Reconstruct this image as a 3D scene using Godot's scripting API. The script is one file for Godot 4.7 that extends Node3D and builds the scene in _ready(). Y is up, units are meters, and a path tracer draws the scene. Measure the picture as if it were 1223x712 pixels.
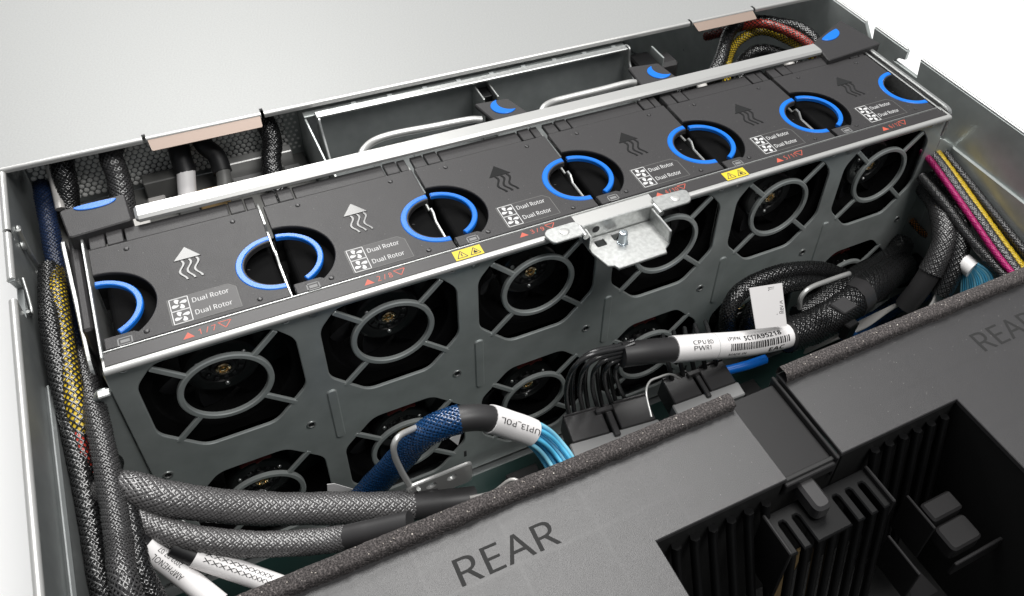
extends Node3D
# All lengths in this script are millimetres unless said otherwise; MM turns them into metres.
const MM := 0.001
const TOP := Transform3D(Basis(Vector3(1, 0, 0), Vector3(0, 0, -1), Vector3(0, 1, 0)), Vector3.ZERO)   # drawing plane x / -z, thickness upwards
const SIDE := Transform3D(Basis(Vector3(0, 0, 1), Vector3(0, 1, 0), Vector3(-1, 0, 0)), Vector3.ZERO)  # drawing plane z / y, thickness towards -x

var M := {}
var rng := RandomNumberGenerator.new()


func V(x: float, y: float, z: float) -> Vector3:
	return Vector3(x, y, z)


# ---------------------------------------------------------------- mesh builder
class MB:
	var v := PackedVector3Array()
	var n := PackedVector3Array()
	var uv := PackedVector2Array()
	var idx := PackedInt32Array()
	var xf := Transform3D.IDENTITY

	func vert(p: Vector3, nn: Vector3, t := Vector2.ZERO) -> int:
		v.append(xf * p)
		n.append((xf.basis * nn).normalized())
		uv.append(t)
		return v.size() - 1

	func face(a: int, b: int, c: int) -> void:
		var g := (v[b] - v[a]).cross(v[c] - v[a])
		if g.dot(n[a] + n[b] + n[c]) > 0.0:
			idx.append_array([a, c, b])
		else:
			idx.append_array([a, b, c])

	func flat(a: Vector3, b: Vector3, c: Vector3, d: Vector3, outward: Vector3) -> void:
		var g := (b - a).cross(c - a)
		if g.length_squared() < 1e-12:
			g = (c - a).cross(d - a)
		if g.dot(outward) < 0.0:
			g = -g
		g = g.normalized()
		var i := vert(a, g, Vector2(0, 0))
		vert(b, g, Vector2(1, 0))
		vert(c, g, Vector2(1, 1))
		vert(d, g, Vector2(0, 1))
		face(i, i + 1, i + 2)
		face(i, i + 2, i + 3)

	func tri3(a: Vector3, b: Vector3, c: Vector3, outward: Vector3) -> void:
		var g := (b - a).cross(c - a)
		if g.dot(outward) < 0.0:
			g = -g
		g = g.normalized()
		var i := vert(a, g)
		vert(b, g)
		vert(c, g)
		face(i, i + 1, i + 2)

	# chamfered box
	func box(lo: Vector3, hi: Vector3, b := 0.3) -> void:
		var c := (lo + hi) * 0.5
		var h := (hi - lo) * 0.5
		b = minf(b, minf(h.x, minf(h.y, h.z)) * 0.8)
		for ax in 3:
			var u := (ax + 1) % 3
			var w := (ax + 2) % 3
			for s in [-1.0, 1.0]:
				var q := []
				for k in [[-1, -1], [1, -1], [1, 1], [-1, 1]]:
					var p := Vector3.ZERO
					p[ax] = s * h[ax]
					p[u] = k[0] * (h[u] - b)
					p[w] = k[1] * (h[w] - b)
					q.append(c + p)
				var o := Vector3.ZERO
				o[ax] = s
				flat(q[0], q[1], q[2], q[3], o)
		if b <= 0.0:
			return
		for ax in 3:
			var u := (ax + 1) % 3
			var w := (ax + 2) % 3
			for su in [-1.0, 1.0]:
				for sw in [-1.0, 1.0]:
					var q := []
					for k in [[0, -1.0], [0, 1.0], [1, 1.0], [1, -1.0]]:
						var p := Vector3.ZERO
						p[ax] = k[1] * (h[ax] - b)
						p[u] = su * (h[u] - (b if k[0] == 0 else 0.0))
						p[w] = sw * (h[w] - (b if k[0] == 1 else 0.0))
						q.append(c + p)
					var o := Vector3.ZERO
					o[u] = su
					o[w] = sw
					flat(q[0], q[1], q[2], q[3], o)
		for sx in [-1.0, 1.0]:
			for sy in [-1.0, 1.0]:
				for sz in [-1.0, 1.0]:
					var s := Vector3(sx, sy, sz)
					var q := []
					for ax in 3:
						var p := Vector3(sx * (h.x - b), sy * (h.y - b), sz * (h.z - b))
						p[ax] = s[ax] * h[ax]
						q.append(c + p)
					tri3(q[0], q[1], q[2], s)

	func ccw(p: PackedVector2Array) -> bool:
		var a := 0.0
		for i in p.size():
			a += p[i].cross(p[(i + 1) % p.size()])
		return a > 0.0

	func inset(p: PackedVector2Array, d: float) -> PackedVector2Array:
		var r := PackedVector2Array()
		for i in p.size():
			var a := p[(i + p.size() - 1) % p.size()]
			var b := p[i]
			var c := p[(i + 1) % p.size()]
			var e0 := (b - a).normalized()
			var e1 := (c - b).normalized()
			var m := Vector2(-e0.y, e0.x) + Vector2(-e1.y, e1.x)
			var l := m.length()
			m = m / l if l > 1e-5 else Vector2(-e0.y, e0.x)
			r.append(b + m * d / maxf(0.45, m.dot(Vector2(-e0.y, e0.x))))
		return r

	# plate with holes: contours in the local x/y plane, from z0 to z1, chamfered by b on the z1 side
	func plate(outer: PackedVector2Array, holes: Array, z0: float, z1: float, b := 0.25) -> void:
		var loops := []
		var o := outer.duplicate()
		if not ccw(o):
			o.reverse()
		loops.append(o)
		for h in holes:
			var hh: PackedVector2Array = h.duplicate()
			if ccw(hh):
				hh.reverse()
			loops.append(hh)
		var tops := []
		for l in loops:
			tops.append(inset(l, b) if b > 0.0 else l)
		for k in loops.size():
			var l: PackedVector2Array = loops[k]
			var t: PackedVector2Array = tops[k]
			for i in l.size():
				var j := (i + 1) % l.size()
				if l[i].distance_squared_to(l[j]) < 1e-10:
					continue
				var e := (l[j] - l[i]).normalized()
				var out := Vector3(e.y, -e.x, 0)
				flat(Vector3(l[i].x, l[i].y, z0), Vector3(l[j].x, l[j].y, z0), Vector3(l[j].x, l[j].y, z1 - b), Vector3(l[i].x, l[i].y, z1 - b), out)
				if b > 0.0:
					flat(Vector3(l[i].x, l[i].y, z1 - b), Vector3(l[j].x, l[j].y, z1 - b), Vector3(t[j].x, t[j].y, z1), Vector3(t[i].x, t[i].y, z1), out + Vector3(0, 0, 1))
		fill(tops, z1, 1.0)
		fill(loops, z0, -1.0)

	func fill(loops: Array, z: float, s: float) -> void:
		var o: PackedVector2Array = loops[0]
		var lo := o[0]
		var hi := o[0]
		for p in o:
			lo = lo.min(p)
			hi = hi.max(p)
		var cuts := [lo.x - 1.0]
		for k in range(1, loops.size()):
			var a := INF
			var c := -INF
			for p in loops[k]:
				a = minf(a, p.x)
				c = maxf(c, p.x)
			cuts.append((a + c) * 0.5 + 0.0137)
		cuts.append(hi.x + 1.0)
		cuts.sort()
		for i in cuts.size() - 1:
			if cuts[i + 1] - cuts[i] < 1e-4:
				continue
			var strip := PackedVector2Array([Vector2(cuts[i], lo.y - 1), Vector2(cuts[i + 1], lo.y - 1), Vector2(cuts[i + 1], hi.y + 1), Vector2(cuts[i], hi.y + 1)])
			var pieces: Array = Geometry2D.intersect_polygons(o, strip)
			for k in range(1, loops.size()):
				var next := []
				for pc in pieces:
					for r in Geometry2D.clip_polygons(pc, loops[k]):
						if r.size() >= 3:
							next.append(r)
				pieces = next
			for pc in pieces:
				var t := Geometry2D.triangulate_polygon(pc)
				var base := v.size()
				for p in pc:
					vert(Vector3(p.x, p.y, z), Vector3(0, 0, s), p * 0.01)
				for q in range(0, t.size(), 3):
					face(base + t[q], base + t[q + 1], base + t[q + 2])

	# rows of points with normals -> surface; wrap closes each row
	func grid(P: Array, N: Array, wrap: bool, us := PackedFloat32Array(), flip := false) -> void:
		var base := v.size()
		var w: int = P[0].size()
		for i in P.size():
			for j in w:
				v.append(xf * P[i][j])
				n.append((xf.basis * N[i][j]).normalized())
				uv.append(Vector2(us[i] if us.size() else float(i) / P.size(), float(j) / w))
		for i in P.size() - 1:
			for j in (w if wrap else w - 1):
				var a := base + i * w + j
				var b := base + i * w + (j + 1) % w
				face(a, b, a + w)
				face(b, b + w, a + w)

	# lathe round the local z axis: profile of (radius, z)
	func lathe(pr: PackedVector2Array, segs := 24, c := Vector3.ZERO, a0 := 0.0, a1 := TAU) -> void:
		var full := absf(a1 - a0 - TAU) < 1e-4
		for i in pr.size() - 1:
			var d := (pr[i + 1] - pr[i])
			if d.length() < 1e-6:
				continue
			d = d.normalized()
			var P := []
			var N := []
			for e in 2:
				var row := PackedVector3Array()
				var rn := PackedVector3Array()
				for j in (segs if full else segs + 1):
					var a := a0 + (a1 - a0) * j / segs
					row.append(c + Vector3(cos(a) * pr[i + e].x, sin(a) * pr[i + e].x, pr[i + e].y))
					rn.append(Vector3(cos(a) * d.y, sin(a) * d.y, -d.x))
				P.append(row)
				N.append(rn)
			grid(P, N, full)

	func tube(path: PackedVector3Array, r: float, sides := 8, caps := true, r2 := -1.0, squash := 1.0) -> void:
		var fr := frames(path)
		var P := []
		var N := []
		var us := PackedFloat32Array()
		var s := 0.0
		for i in path.size():
			if i:
				s += path[i].distance_to(path[i - 1])
			us.append(s / 20.0)
			var rr := r if r2 < 0.0 else lerpf(r, r2, float(i) / (path.size() - 1))
			var row := PackedVector3Array()
			var rn := PackedVector3Array()
			for j in sides:
				var a := TAU * j / sides
				var d: Vector3 = fr[i][0] * cos(a) + fr[i][1] * sin(a) * squash
				row.append(path[i] + d * rr)
				rn.append(fr[i][0] * cos(a) * squash + fr[i][1] * sin(a))
			P.append(row)
			N.append(rn)
		grid(P, N, true, us)
		if caps:
			for e in [0, path.size() - 1]:
				var o: Vector3 = fr[e][2] * (-1.0 if e == 0 else 1.0)
				var b := vert(path[e], o)
				for j in sides:
					vert(P[e][j], o)
				for j in sides:
					face(b, b + 1 + j, b + 1 + (j + 1) % sides)

	static func frames(path: PackedVector3Array) -> Array:
		var out := []
		var u := Vector3.ZERO
		for i in path.size():
			var t := (path[mini(i + 1, path.size() - 1)] - path[maxi(i - 1, 0)]).normalized()
			if i == 0:
				u = t.cross(Vector3(0.13, 0.02, 0.99) if absf(t.z) < 0.9 else Vector3(0.1, 1, 0)).normalized()
			u = (u - t * u.dot(t)).normalized()
			out.append([u, t.cross(u), t])
		return out

	# woven sleeve: n flat strands each way round the path, over and under each other
	func braid(path: PackedVector3Array, r: float, n_strands: int, pitch: float, wide: float, amp := 0.22, squash := 1.0) -> void:
		var step := pitch / (2.0 * n_strands) * 0.5
		var lens := PackedFloat32Array([0.0])
		for i in range(1, path.size()):
			lens.append(lens[i - 1] + path[i].distance_to(path[i - 1]))
		var fr := frames(path)
		var total := lens[lens.size() - 1]
		var cnt := int(total / step) + 1
		var C := PackedVector3Array()
		var A := PackedVector3Array()
		var B := PackedVector3Array()
		var T := PackedVector3Array()
		var k := 0
		for i in cnt:
			var s := minf(i * step, total)
			while k < path.size() - 2 and lens[k + 1] < s:
				k += 1
			var f := clampf((s - lens[k]) / maxf(lens[k + 1] - lens[k], 1e-6), 0.0, 1.0)
			C.append(path[k].lerp(path[k + 1], f))
			A.append((fr[k][0] as Vector3).lerp(fr[k + 1][0], f))
			B.append((fr[k][1] as Vector3).lerp(fr[k + 1][1], f))
			T.append((fr[k][2] as Vector3).lerp(fr[k + 1][2], f))
		var slope := TAU * r / pitch
		for d in [1.0, -1.0]:
			for q in n_strands:
				var base := v.size()
				for i in cnt:
					var s := i * step
					var a: float = d * TAU * s / pitch + TAU * q / n_strands + 0.1 * sin(s * 0.13 + r)
					var bulge := 1.0 + 0.022 * sin(s * 0.21 + r * 3.0) + 0.014 * sin(s * 0.57 + r)
					var ca := cos(a)
					var sa := sin(a)
					var rad := A[i] * ca + B[i] * sa * squash
					var nor := (A[i] * ca * squash + B[i] * sa).normalized()
					var tan := B[i] * ca - A[i] * sa
					var dir: Vector3 = T[i] + tan * d * slope
					var bi := nor.cross(dir).normalized()
					var lift: float = amp * d * cos(PI * (s / (pitch / (2.0 * n_strands)) + q) + 0.4)
					var p := C[i] + rad * r * bulge + nor * lift
					var tilt: Vector3 = (nor - dir.normalized() * (-amp * d * sin(PI * (s / (pitch / (2.0 * n_strands)) + q) + 0.4) * 1.2)).normalized()
					v.append(xf * (p - bi * wide * 0.5 - nor * 0.05))
					n.append((tilt - bi * 0.5).normalized())
					uv.append(Vector2(s * 0.1, 0))
					v.append(xf * (p + bi * wide * 0.5 - nor * 0.05))
					n.append((tilt + bi * 0.5).normalized())
					uv.append(Vector2(s * 0.1, 1))
				for i in cnt - 1:
					var o := base + i * 2
					idx.append_array([o, o + 1, o + 2, o + 1, o + 3, o + 2])

	func mesh() -> ArrayMesh:
		var a := []
		a.resize(Mesh.ARRAY_MAX)
		a[Mesh.ARRAY_VERTEX] = v
		a[Mesh.ARRAY_NORMAL] = n
		a[Mesh.ARRAY_TEX_UV] = uv
		a[Mesh.ARRAY_INDEX] = idx
		var m := ArrayMesh.new()
		m.add_surface_from_arrays(Mesh.PRIMITIVE_TRIANGLES, a)
		return m


# ---------------------------------------------------------------- scene tree helpers
var taken := {}


func numbered(called: String) -> String:
	taken[called] = taken.get(called, -1) + 1
	return called if taken[called] == 0 else "%s_%03d" % [called, taken[called]]


func thing(called: String, label: String, category: String, at := Vector3.ZERO, group := "") -> Node3D:
	var o := Node3D.new()
	o.name = numbered(called)
	o.position = at * MM
	o.set_meta("label", label)
	o.set_meta("category", category)
	if group:
		o.set_meta("group", group)
	add_child(o)
	return o


func origin(o: Node3D) -> Vector3:
	var p := Vector3.ZERO
	var q: Node = o
	while q is Node3D and q != self:
		p += q.position
		q = q.get_parent()
	return p


# commit a builder as one mesh under its parent; points are in world millimetres
func put(called: String, mb: MB, mat: Material, parent: Node3D, label := "", kind := "") -> MeshInstance3D:
	var o := MeshInstance3D.new()
	var p := origin(parent)
	for i in mb.v.size():
		mb.v[i] = mb.v[i] * MM - p
	o.mesh = mb.mesh()
	o.material_override = mat
	var name_now := called
	var k := 0
	while parent.has_node(NodePath(name_now)):
		k += 1
		name_now = "%s_%03d" % [called, k]
	o.name = name_now
	if label:
		o.set_meta("label", label)
	if kind:
		o.set_meta("kind", kind)
	parent.add_child(o)
	return o


func solo(called: String, mb: MB, mat: Material, label: String, category: String, group := "") -> MeshInstance3D:
	var o := put(numbered(called), mb, mat, self, label)
	o.set_meta("category", category)
	if group:
		o.set_meta("group", group)
	return o


func bx(lo: Vector3, hi: Vector3, b := 0.3) -> MB:
	var m := MB.new()
	m.box(lo, hi, b)
	return m


func pipe(path: PackedVector3Array, r: float, sides := 8, r2 := -1.0) -> MB:
	var m := MB.new()
	m.tube(path, r, sides, true, r2)
	return m


func smooth(pts: Array, step := 1.5) -> PackedVector3Array:
	var c := Curve3D.new()
	c.bake_interval = step
	for i in pts.size():
		var a: Vector3 = pts[maxi(i - 1, 0)]
		var b: Vector3 = pts[mini(i + 1, pts.size() - 1)]
		var p: Vector3 = pts[i]
		var t := (b - a).normalized()
		var l0: float = p.distance_to(a) / 3.0
		var l1: float = p.distance_to(b) / 3.0
		c.add_point(p, -t * l0, t * l1)
	return c.get_baked_points()


func part_of(path: PackedVector3Array, a: float, b: float) -> PackedVector3Array:
	var n := path.size() - 1
	return path.slice(int(a * n), int(b * n) + 1)


func ring2(c: Vector2, r: float, segs := 40, a0 := 0.0, a1 := TAU) -> PackedVector2Array:
	var p := PackedVector2Array()
	var full := absf(absf(a1 - a0) - TAU) < 1e-4
	for i in (segs if full else segs + 1):
		var a := a0 + (a1 - a0) * i / segs
		p.append(c + Vector2(cos(a), sin(a)) * r)
	return p


func rect2(x0: float, y0: float, x1: float, y1: float) -> PackedVector2Array:
	return PackedVector2Array([Vector2(x0, y0), Vector2(x1, y0), Vector2(x1, y1), Vector2(x0, y1)])


func rounded(p: PackedVector2Array, r: float, k := 5) -> PackedVector2Array:
	var q := PackedVector2Array()
	for i in p.size():
		var a := p[(i + p.size() - 1) % p.size()]
		var b := p[i]
		var c := p[(i + 1) % p.size()]
		var l := minf(r, minf(a.distance_to(b), b.distance_to(c)) * 0.49)
		var s := b + (a - b).normalized() * l
		var e := b + (c - b).normalized() * l
		for j in k + 1:
			var t := float(j) / k
			q.append(s.lerp(b, t).lerp(b.lerp(e, t), t))
	return q


# half annulus outline
func arc2(c: Vector2, r0: float, r1: float, a0: float, a1: float, segs := 24) -> PackedVector2Array:
	var p := ring2(c, r1, segs, a0, a1)
	p.append_array(ring2(c, r0, segs, a1, a0))
	return p


# flat lettering: each point (0..1, 0..1) of the text's box goes through place(), which returns [point, normal]
var fonts := {}


func letters(mb: MB, text: String, place: Callable, bold := false) -> void:
	var key := "Droid Sans"
	if not fonts.has(bold):
		var f := SystemFont.new()
		f.font_names = PackedStringArray([key])
		if bold:
			f.font_weight = 700
		fonts[bold] = f
	var t := TextMesh.new()
	t.text = text
	t.font = fonts[bold]
	t.font_size = 32
	t.depth = 0.0
	t.pixel_size = 0.01
	t.curve_step = 1.0
	var a := t.get_mesh_arrays()
	var vs: PackedVector3Array = a[Mesh.ARRAY_VERTEX]
	var lo := Vector2(INF, INF)
	var hi := -lo
	for p in vs:
		lo = lo.min(Vector2(p.x, p.y))
		hi = hi.max(Vector2(p.x, p.y))
	var ix: PackedInt32Array = a[Mesh.ARRAY_INDEX] if a[Mesh.ARRAY_INDEX] != null else PackedInt32Array(range(vs.size()))
	var base := mb.v.size()
	for p in vs:
		var r: Array = place.call(Vector2((p.x - lo.x) / (hi.x - lo.x), (p.y - lo.y) / (hi.y - lo.y)))
		mb.vert(r[0], r[1])
	for i in range(0, ix.size(), 3):
		mb.face(base + ix[i], base + ix[i + 1], base + ix[i + 2])


func on_top(x0: float, zb: float, x1: float, zt: float, y: float) -> Callable:
	return func(p: Vector2) -> Array: return [Vector3(lerpf(x0, x1, p.x), y, lerpf(zb, zt, p.y)), Vector3.UP]


func bars(mb: MB, seed_: int, count: int, place: Callable) -> void:
	rng.seed = seed_
	var x := 0.0
	for i in count:
		var w := rng.randf_range(0.35, 1.0) / count
		for e in 6:
			var q := []
			for p in [Vector2(x, e / 6.0), Vector2(x + w * 0.9, e / 6.0), Vector2(x + w * 0.9, (e + 1) / 6.0), Vector2(x, (e + 1) / 6.0)]:
				q.append(place.call(p))
			mb.flat(q[0][0], q[1][0], q[2][0], q[3][0], q[0][1])
		x += w + rng.randf_range(0.25, 0.55) / count
		if x > 0.99:
			break


# ---------------------------------------------------------------- materials
func lin(r: float, g: float, b: float) -> Color:
	return Color(r, g, b).linear_to_srgb()


func noise_tex(freq: float, lo: float, hi: float, seed_: int, kind := FastNoiseLite.TYPE_SIMPLEX_SMOOTH, size := 512, octaves := 3) -> NoiseTexture2D:
	var f := FastNoiseLite.new()
	f.noise_type = kind
	f.frequency = freq
	f.seed = seed_
	f.fractal_octaves = octaves
	var t := NoiseTexture2D.new()
	t.noise = f
	t.width = size
	t.height = size
	t.seamless = true
	t.generate_mipmaps = false
	var g := Gradient.new()
	g.set_color(0, Color(lo, lo, lo))
	g.set_color(1, Color(hi, hi, hi))
	t.color_ramp = g
	return t


func mat(called: String, c: Color, rough: float, metal := 0.0) -> StandardMaterial3D:
	var m := StandardMaterial3D.new()
	m.resource_name = called
	m.albedo_color = c
	m.roughness = rough
	m.metallic = metal
	M[called] = m
	return m


func grain(m: StandardMaterial3D, tex: Texture2D, scale: float, bump: Texture2D = null, cm := 0.0) -> void:
	m.uv1_triplanar = true
	m.uv1_world_triplanar = true
	m.uv1_scale = Vector3.ONE * scale
	if tex:
		m.albedo_texture = tex
	if bump:
		m.heightmap_enabled = true
		m.heightmap_texture = bump
		m.heightmap_scale = cm


func make_materials() -> void:
	var fine := noise_tex(0.09, 0.72, 1.0, 3)
	var fine_b := noise_tex(0.11, 0.0, 1.0, 5)
	var steel_n := noise_tex(0.035, 0.86, 1.0, 7, FastNoiseLite.TYPE_SIMPLEX_SMOOTH, 512, 4)
	var blot := noise_tex(0.012, 0.9, 1.0, 9, FastNoiseLite.TYPE_SIMPLEX_SMOOTH, 512, 4)
	var foam_n := noise_tex(0.07, 0.15, 1.0, 11, FastNoiseLite.TYPE_CELLULAR, 512, 2)
	var foam_b := noise_tex(0.06, 0.0, 1.0, 12, FastNoiseLite.TYPE_SIMPLEX_SMOOTH, 512, 4)
	grain(mat("lid_steel", lin(0.345, 0.35, 0.347), 0.56, 0.25), noise_tex(0.04, 0.93, 1.0, 8, FastNoiseLite.TYPE_SIMPLEX_SMOOTH, 512, 4), 40.0, fine_b, 0.0006)
	M.lid_steel.roughness_texture = noise_tex(0.05, 0.7, 1.0, 21)
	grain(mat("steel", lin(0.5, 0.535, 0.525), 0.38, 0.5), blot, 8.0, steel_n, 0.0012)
	grain(mat("bright_steel", lin(0.6, 0.61, 0.6), 0.34, 0.85), steel_n, 20.0)
	mat("white_metal", lin(0.5, 0.5, 0.49), 0.34, 0.5)
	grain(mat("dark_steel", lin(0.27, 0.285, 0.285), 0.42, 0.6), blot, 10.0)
	grain(mat("fan_plastic", lin(0.046, 0.044, 0.0455), 0.46), fine, 30.0, fine_b, 0.004)
	grain(mat("duct_plastic", lin(0.055, 0.053, 0.055), 0.42), noise_tex(0.14, 0.6, 1.0, 33), 34.0, noise_tex(0.16, 0.0, 1.0, 35), 0.005)
	mat("smooth_plastic", lin(0.03, 0.029, 0.03), 0.34)
	mat("black_plastic", lin(0.005, 0.005, 0.0053), 0.36)
	M.black_plastic.metallic_specular = 0.34
	mat("blade_black", lin(0.012, 0.012, 0.013), 0.3)
	mat("fan_black", lin(0.011, 0.011, 0.0115), 0.3)
	mat("gloss_emboss", lin(0.018, 0.018, 0.018), 0.14)
	mat("channel_plastic", lin(0.016, 0.0155, 0.016), 0.36)
	mat("pocket_black", lin(0.006, 0.006, 0.006), 0.45)
	M.pocket_black.metallic_specular = 0.3
	mat("frame_black", lin(0.004, 0.004, 0.0042), 0.7)
	M.frame_black.metallic_specular = 0.15
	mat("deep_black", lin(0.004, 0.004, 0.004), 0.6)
	mat("blue_plastic", lin(0.006, 0.15, 0.62), 0.3)
	mat("label_black", lin(0.03, 0.028, 0.029), 0.4)
	mat("letter_dark", lin(0.03, 0.03, 0.03), 0.7)
	M.letter_dark.metallic_specular = 0.2
	mat("print_grey", lin(0.55, 0.55, 0.55), 0.5)
	mat("lock_print", lin(0.17, 0.17, 0.17), 0.5)
	mat("print_red", lin(0.5, 0.085, 0.05), 0.5)
	mat("print_black", lin(0.03, 0.03, 0.03), 0.5)
	mat("warning_yellow", lin(0.62, 0.48, 0.02), 0.45)
	mat("brass", lin(0.75, 0.6, 0.38), 0.2, 1.0)
	mat("copper_tape", lin(0.27, 0.205, 0.17), 0.5, 0.25)
	mat("paper", lin(0.82, 0.8, 0.8), 0.55)
	mat("nylon_black", lin(0.012, 0.012, 0.0125), 0.3)
	mat("nylon_grey", lin(0.045, 0.044, 0.045), 0.28)
	mat("nylon_silver", lin(0.1, 0.097, 0.098), 0.26)
	mat("nylon_blue", lin(0.008, 0.05, 0.15), 0.26)
	mat("nylon_navy", lin(0.006, 0.016, 0.05), 0.3)
	for k in ["nylon_black", "nylon_grey", "nylon_silver", "nylon_blue"]:
		M[k].metallic_specular = 0.75
		M[k].roughness = 0.2
	mat("core_black", lin(0.006, 0.006, 0.007), 0.5)
	mat("shrink_tube", lin(0.03, 0.029, 0.03), 0.45)
	mat("wire_black", lin(0.03, 0.03, 0.031), 0.22)
	mat("wire_yellow", lin(0.6, 0.42, 0.02), 0.35)
	mat("lead_red", lin(0.2, 0.02, 0.015), 0.4)
	mat("wire_red", lin(0.4, 0.04, 0.025), 0.35)
	mat("wire_magenta", lin(0.42, 0.012, 0.14), 0.35)
	mat("wire_orange", lin(0.55, 0.2, 0.02), 0.35)
	mat("wire_cyan", lin(0.1, 0.48, 0.75), 0.32)
	mat("wire_cyan_pale", lin(0.25, 0.62, 0.8), 0.32)
	mat("wire_silver", lin(0.6, 0.58, 0.56), 0.34, 0.2)
	mat("socket_grey", lin(0.22, 0.22, 0.22), 0.5)
	mat("vent_bright", lin(0.8, 0.8, 0.78), 0.4)
	mat("board_green", lin(0.006, 0.03, 0.026), 0.4)
	mat("chip_grey", lin(0.12, 0.12, 0.115), 0.5)
	mat("tan_part", lin(0.4, 0.27, 0.12), 0.5)
	var fm := mat("foam", lin(0.24, 0.21, 0.205), 0.9)
	grain(fm, foam_n, 40.0, foam_b, 0.06)
	mat("foam_fleck", lin(0.42, 0.38, 0.34), 0.25)
	M.steel.roughness_texture = noise_tex(0.01, 0.72, 1.0, 45)
	M.duct_plastic.metallic_specular = 0.58
	M.channel_plastic.metallic_specular = 0.36
	M.fan_plastic.metallic_specular = 0.42
	M.fan_plastic.roughness_texture = noise_tex(0.006, 0.93, 1.0, 41)
	M.duct_plastic.roughness_texture = noise_tex(0.006, 0.94, 1.0, 43)
	mat("dust_grey", lin(0.17, 0.165, 0.16), 0.8)
	mat("table_white", lin(0.9, 0.9, 0.9), 0.7)


# ---------------------------------------------------------------- build
func _ready() -> void:
	# camera
	var cam := Camera3D.new()
	cam.name = "camera"
	var near := 0.02
	cam.keep_aspect = Camera3D.KEEP_HEIGHT
	cam.set_frustum(712.0 / 1060.86 * near, Vector2(-101.3, -61.3) / 1060.86 * near, near, 20.0)
	var rv := Vector3(-0.757385, -0.4898, -0.118735)
	cam.transform = Transform3D(Basis(rv.normalized(), rv.length()), V(44.955, 266.25, 258.827) * MM)
	add_child(cam)
	cam.current = true
	# surroundings: a plain white studio
	var we := WorldEnvironment.new()
	we.name = "studio_environment"
	var env := Environment.new()
	env.background_mode = Environment.BG_COLOR
	env.background_color = Color(0.5, 0.51, 0.52)
	env.tonemap_mode = Environment.TONE_MAPPER_LINEAR
	env.tonemap_exposure = 1.0
	env.sdfgi_enabled = true
	env.ssao_enabled = true
	env.ssil_enabled = true
	we.environment = env
	add_child(we)
	softbox("softbox_light", Vector3(0.3, 1.2, -0.42), Vector3(0.2, 0.0, 0.0), Vector2(0.8, 0.55), 1.75)
	softbox("softbox_light_back", Vector3(0.12, 1.2, -1.42), Vector3(0.2, 0.0, -0.1), Vector2(0.62, 0.4), 1.3)
	softbox("softbox_light_front", Vector3(0.5, 1.3, 0.55), Vector3(0.2, 0.0, 0.0), Vector2(0.7, 0.5), 1.55)

	make_materials()
	build_setting()
	build_chassis()
	build_cover()
	build_behind()
	build_cage()
	build_modules()
	build_board()
	build_cables()
	build_duct()


func softbox(called: String, at: Vector3, target: Vector3, size: Vector2, energy: float) -> void:
	var l := AreaLight3D.new()
	l.name = called
	l.area_size = size
	l.light_energy = energy
	l.light_color = Color(1.0, 0.995, 0.985)
	l.area_range = 8.0
	l.shadow_enabled = true
	l.look_at_from_position(at, target, Vector3(0, 0, -1))
	add_child(l)


func build_setting() -> void:
	var m := MB.new()
	m.flat(V(-4000, -180, -4000), V(4000, -180, -4000), V(4000, -180, 4000), V(-4000, -180, 4000), Vector3.UP)
	var o := put("table_surface", m, M.table_white, self, "plain white table surface under and around the open server")
	o.set_meta("kind", "structure")


func rivet(parent: Node3D, c: Vector3, axis: String, r: float, h: float, mt: Material, called := "rivet") -> MeshInstance3D:
	var m := MB.new()
	if axis == "y":
		m.xf = Transform3D(TOP.basis, c)
	elif axis == "x":
		m.xf = Transform3D(SIDE.basis, c)
	elif axis == "-x":
		m.xf = Transform3D(Basis(Vector3(0, 0, -1), Vector3(0, 1, 0), Vector3(1, 0, 0)), c)
	else:
		m.xf = Transform3D(Basis.IDENTITY, c)
	m.lathe(PackedVector2Array([Vector2(r, -0.2), Vector2(r, h * 0.4), Vector2(r * 0.75, h * 0.85), Vector2(r * 0.35, h), Vector2(0.001, h)]), 14)
	return put(called, m, mt, parent)


# screw hole: raised bright lip round a dark well, facing +z
func eyelet(parent: Node3D, c: Vector3, r: float) -> void:
	var m := MB.new()
	m.xf = Transform3D(Basis.IDENTITY, c)
	m.lathe(PackedVector2Array([Vector2(r, -0.1), Vector2(r * 0.95, 0.35), Vector2(r * 0.72, 0.5), Vector2(r * 0.6, 0.25), Vector2(r * 0.55, -1.0)]), 18)
	var e := put("screw_hole", m, M.bright_steel, parent)
	var k := MB.new()
	k.xf = Transform3D(Basis.IDENTITY, c + V(0, 0, 0.03))
	k.lathe(PackedVector2Array([Vector2(r * 0.62, 0.0), Vector2(0.001, 0.0)]), 14)
	put("hole", k, M.core_black, e)


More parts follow.
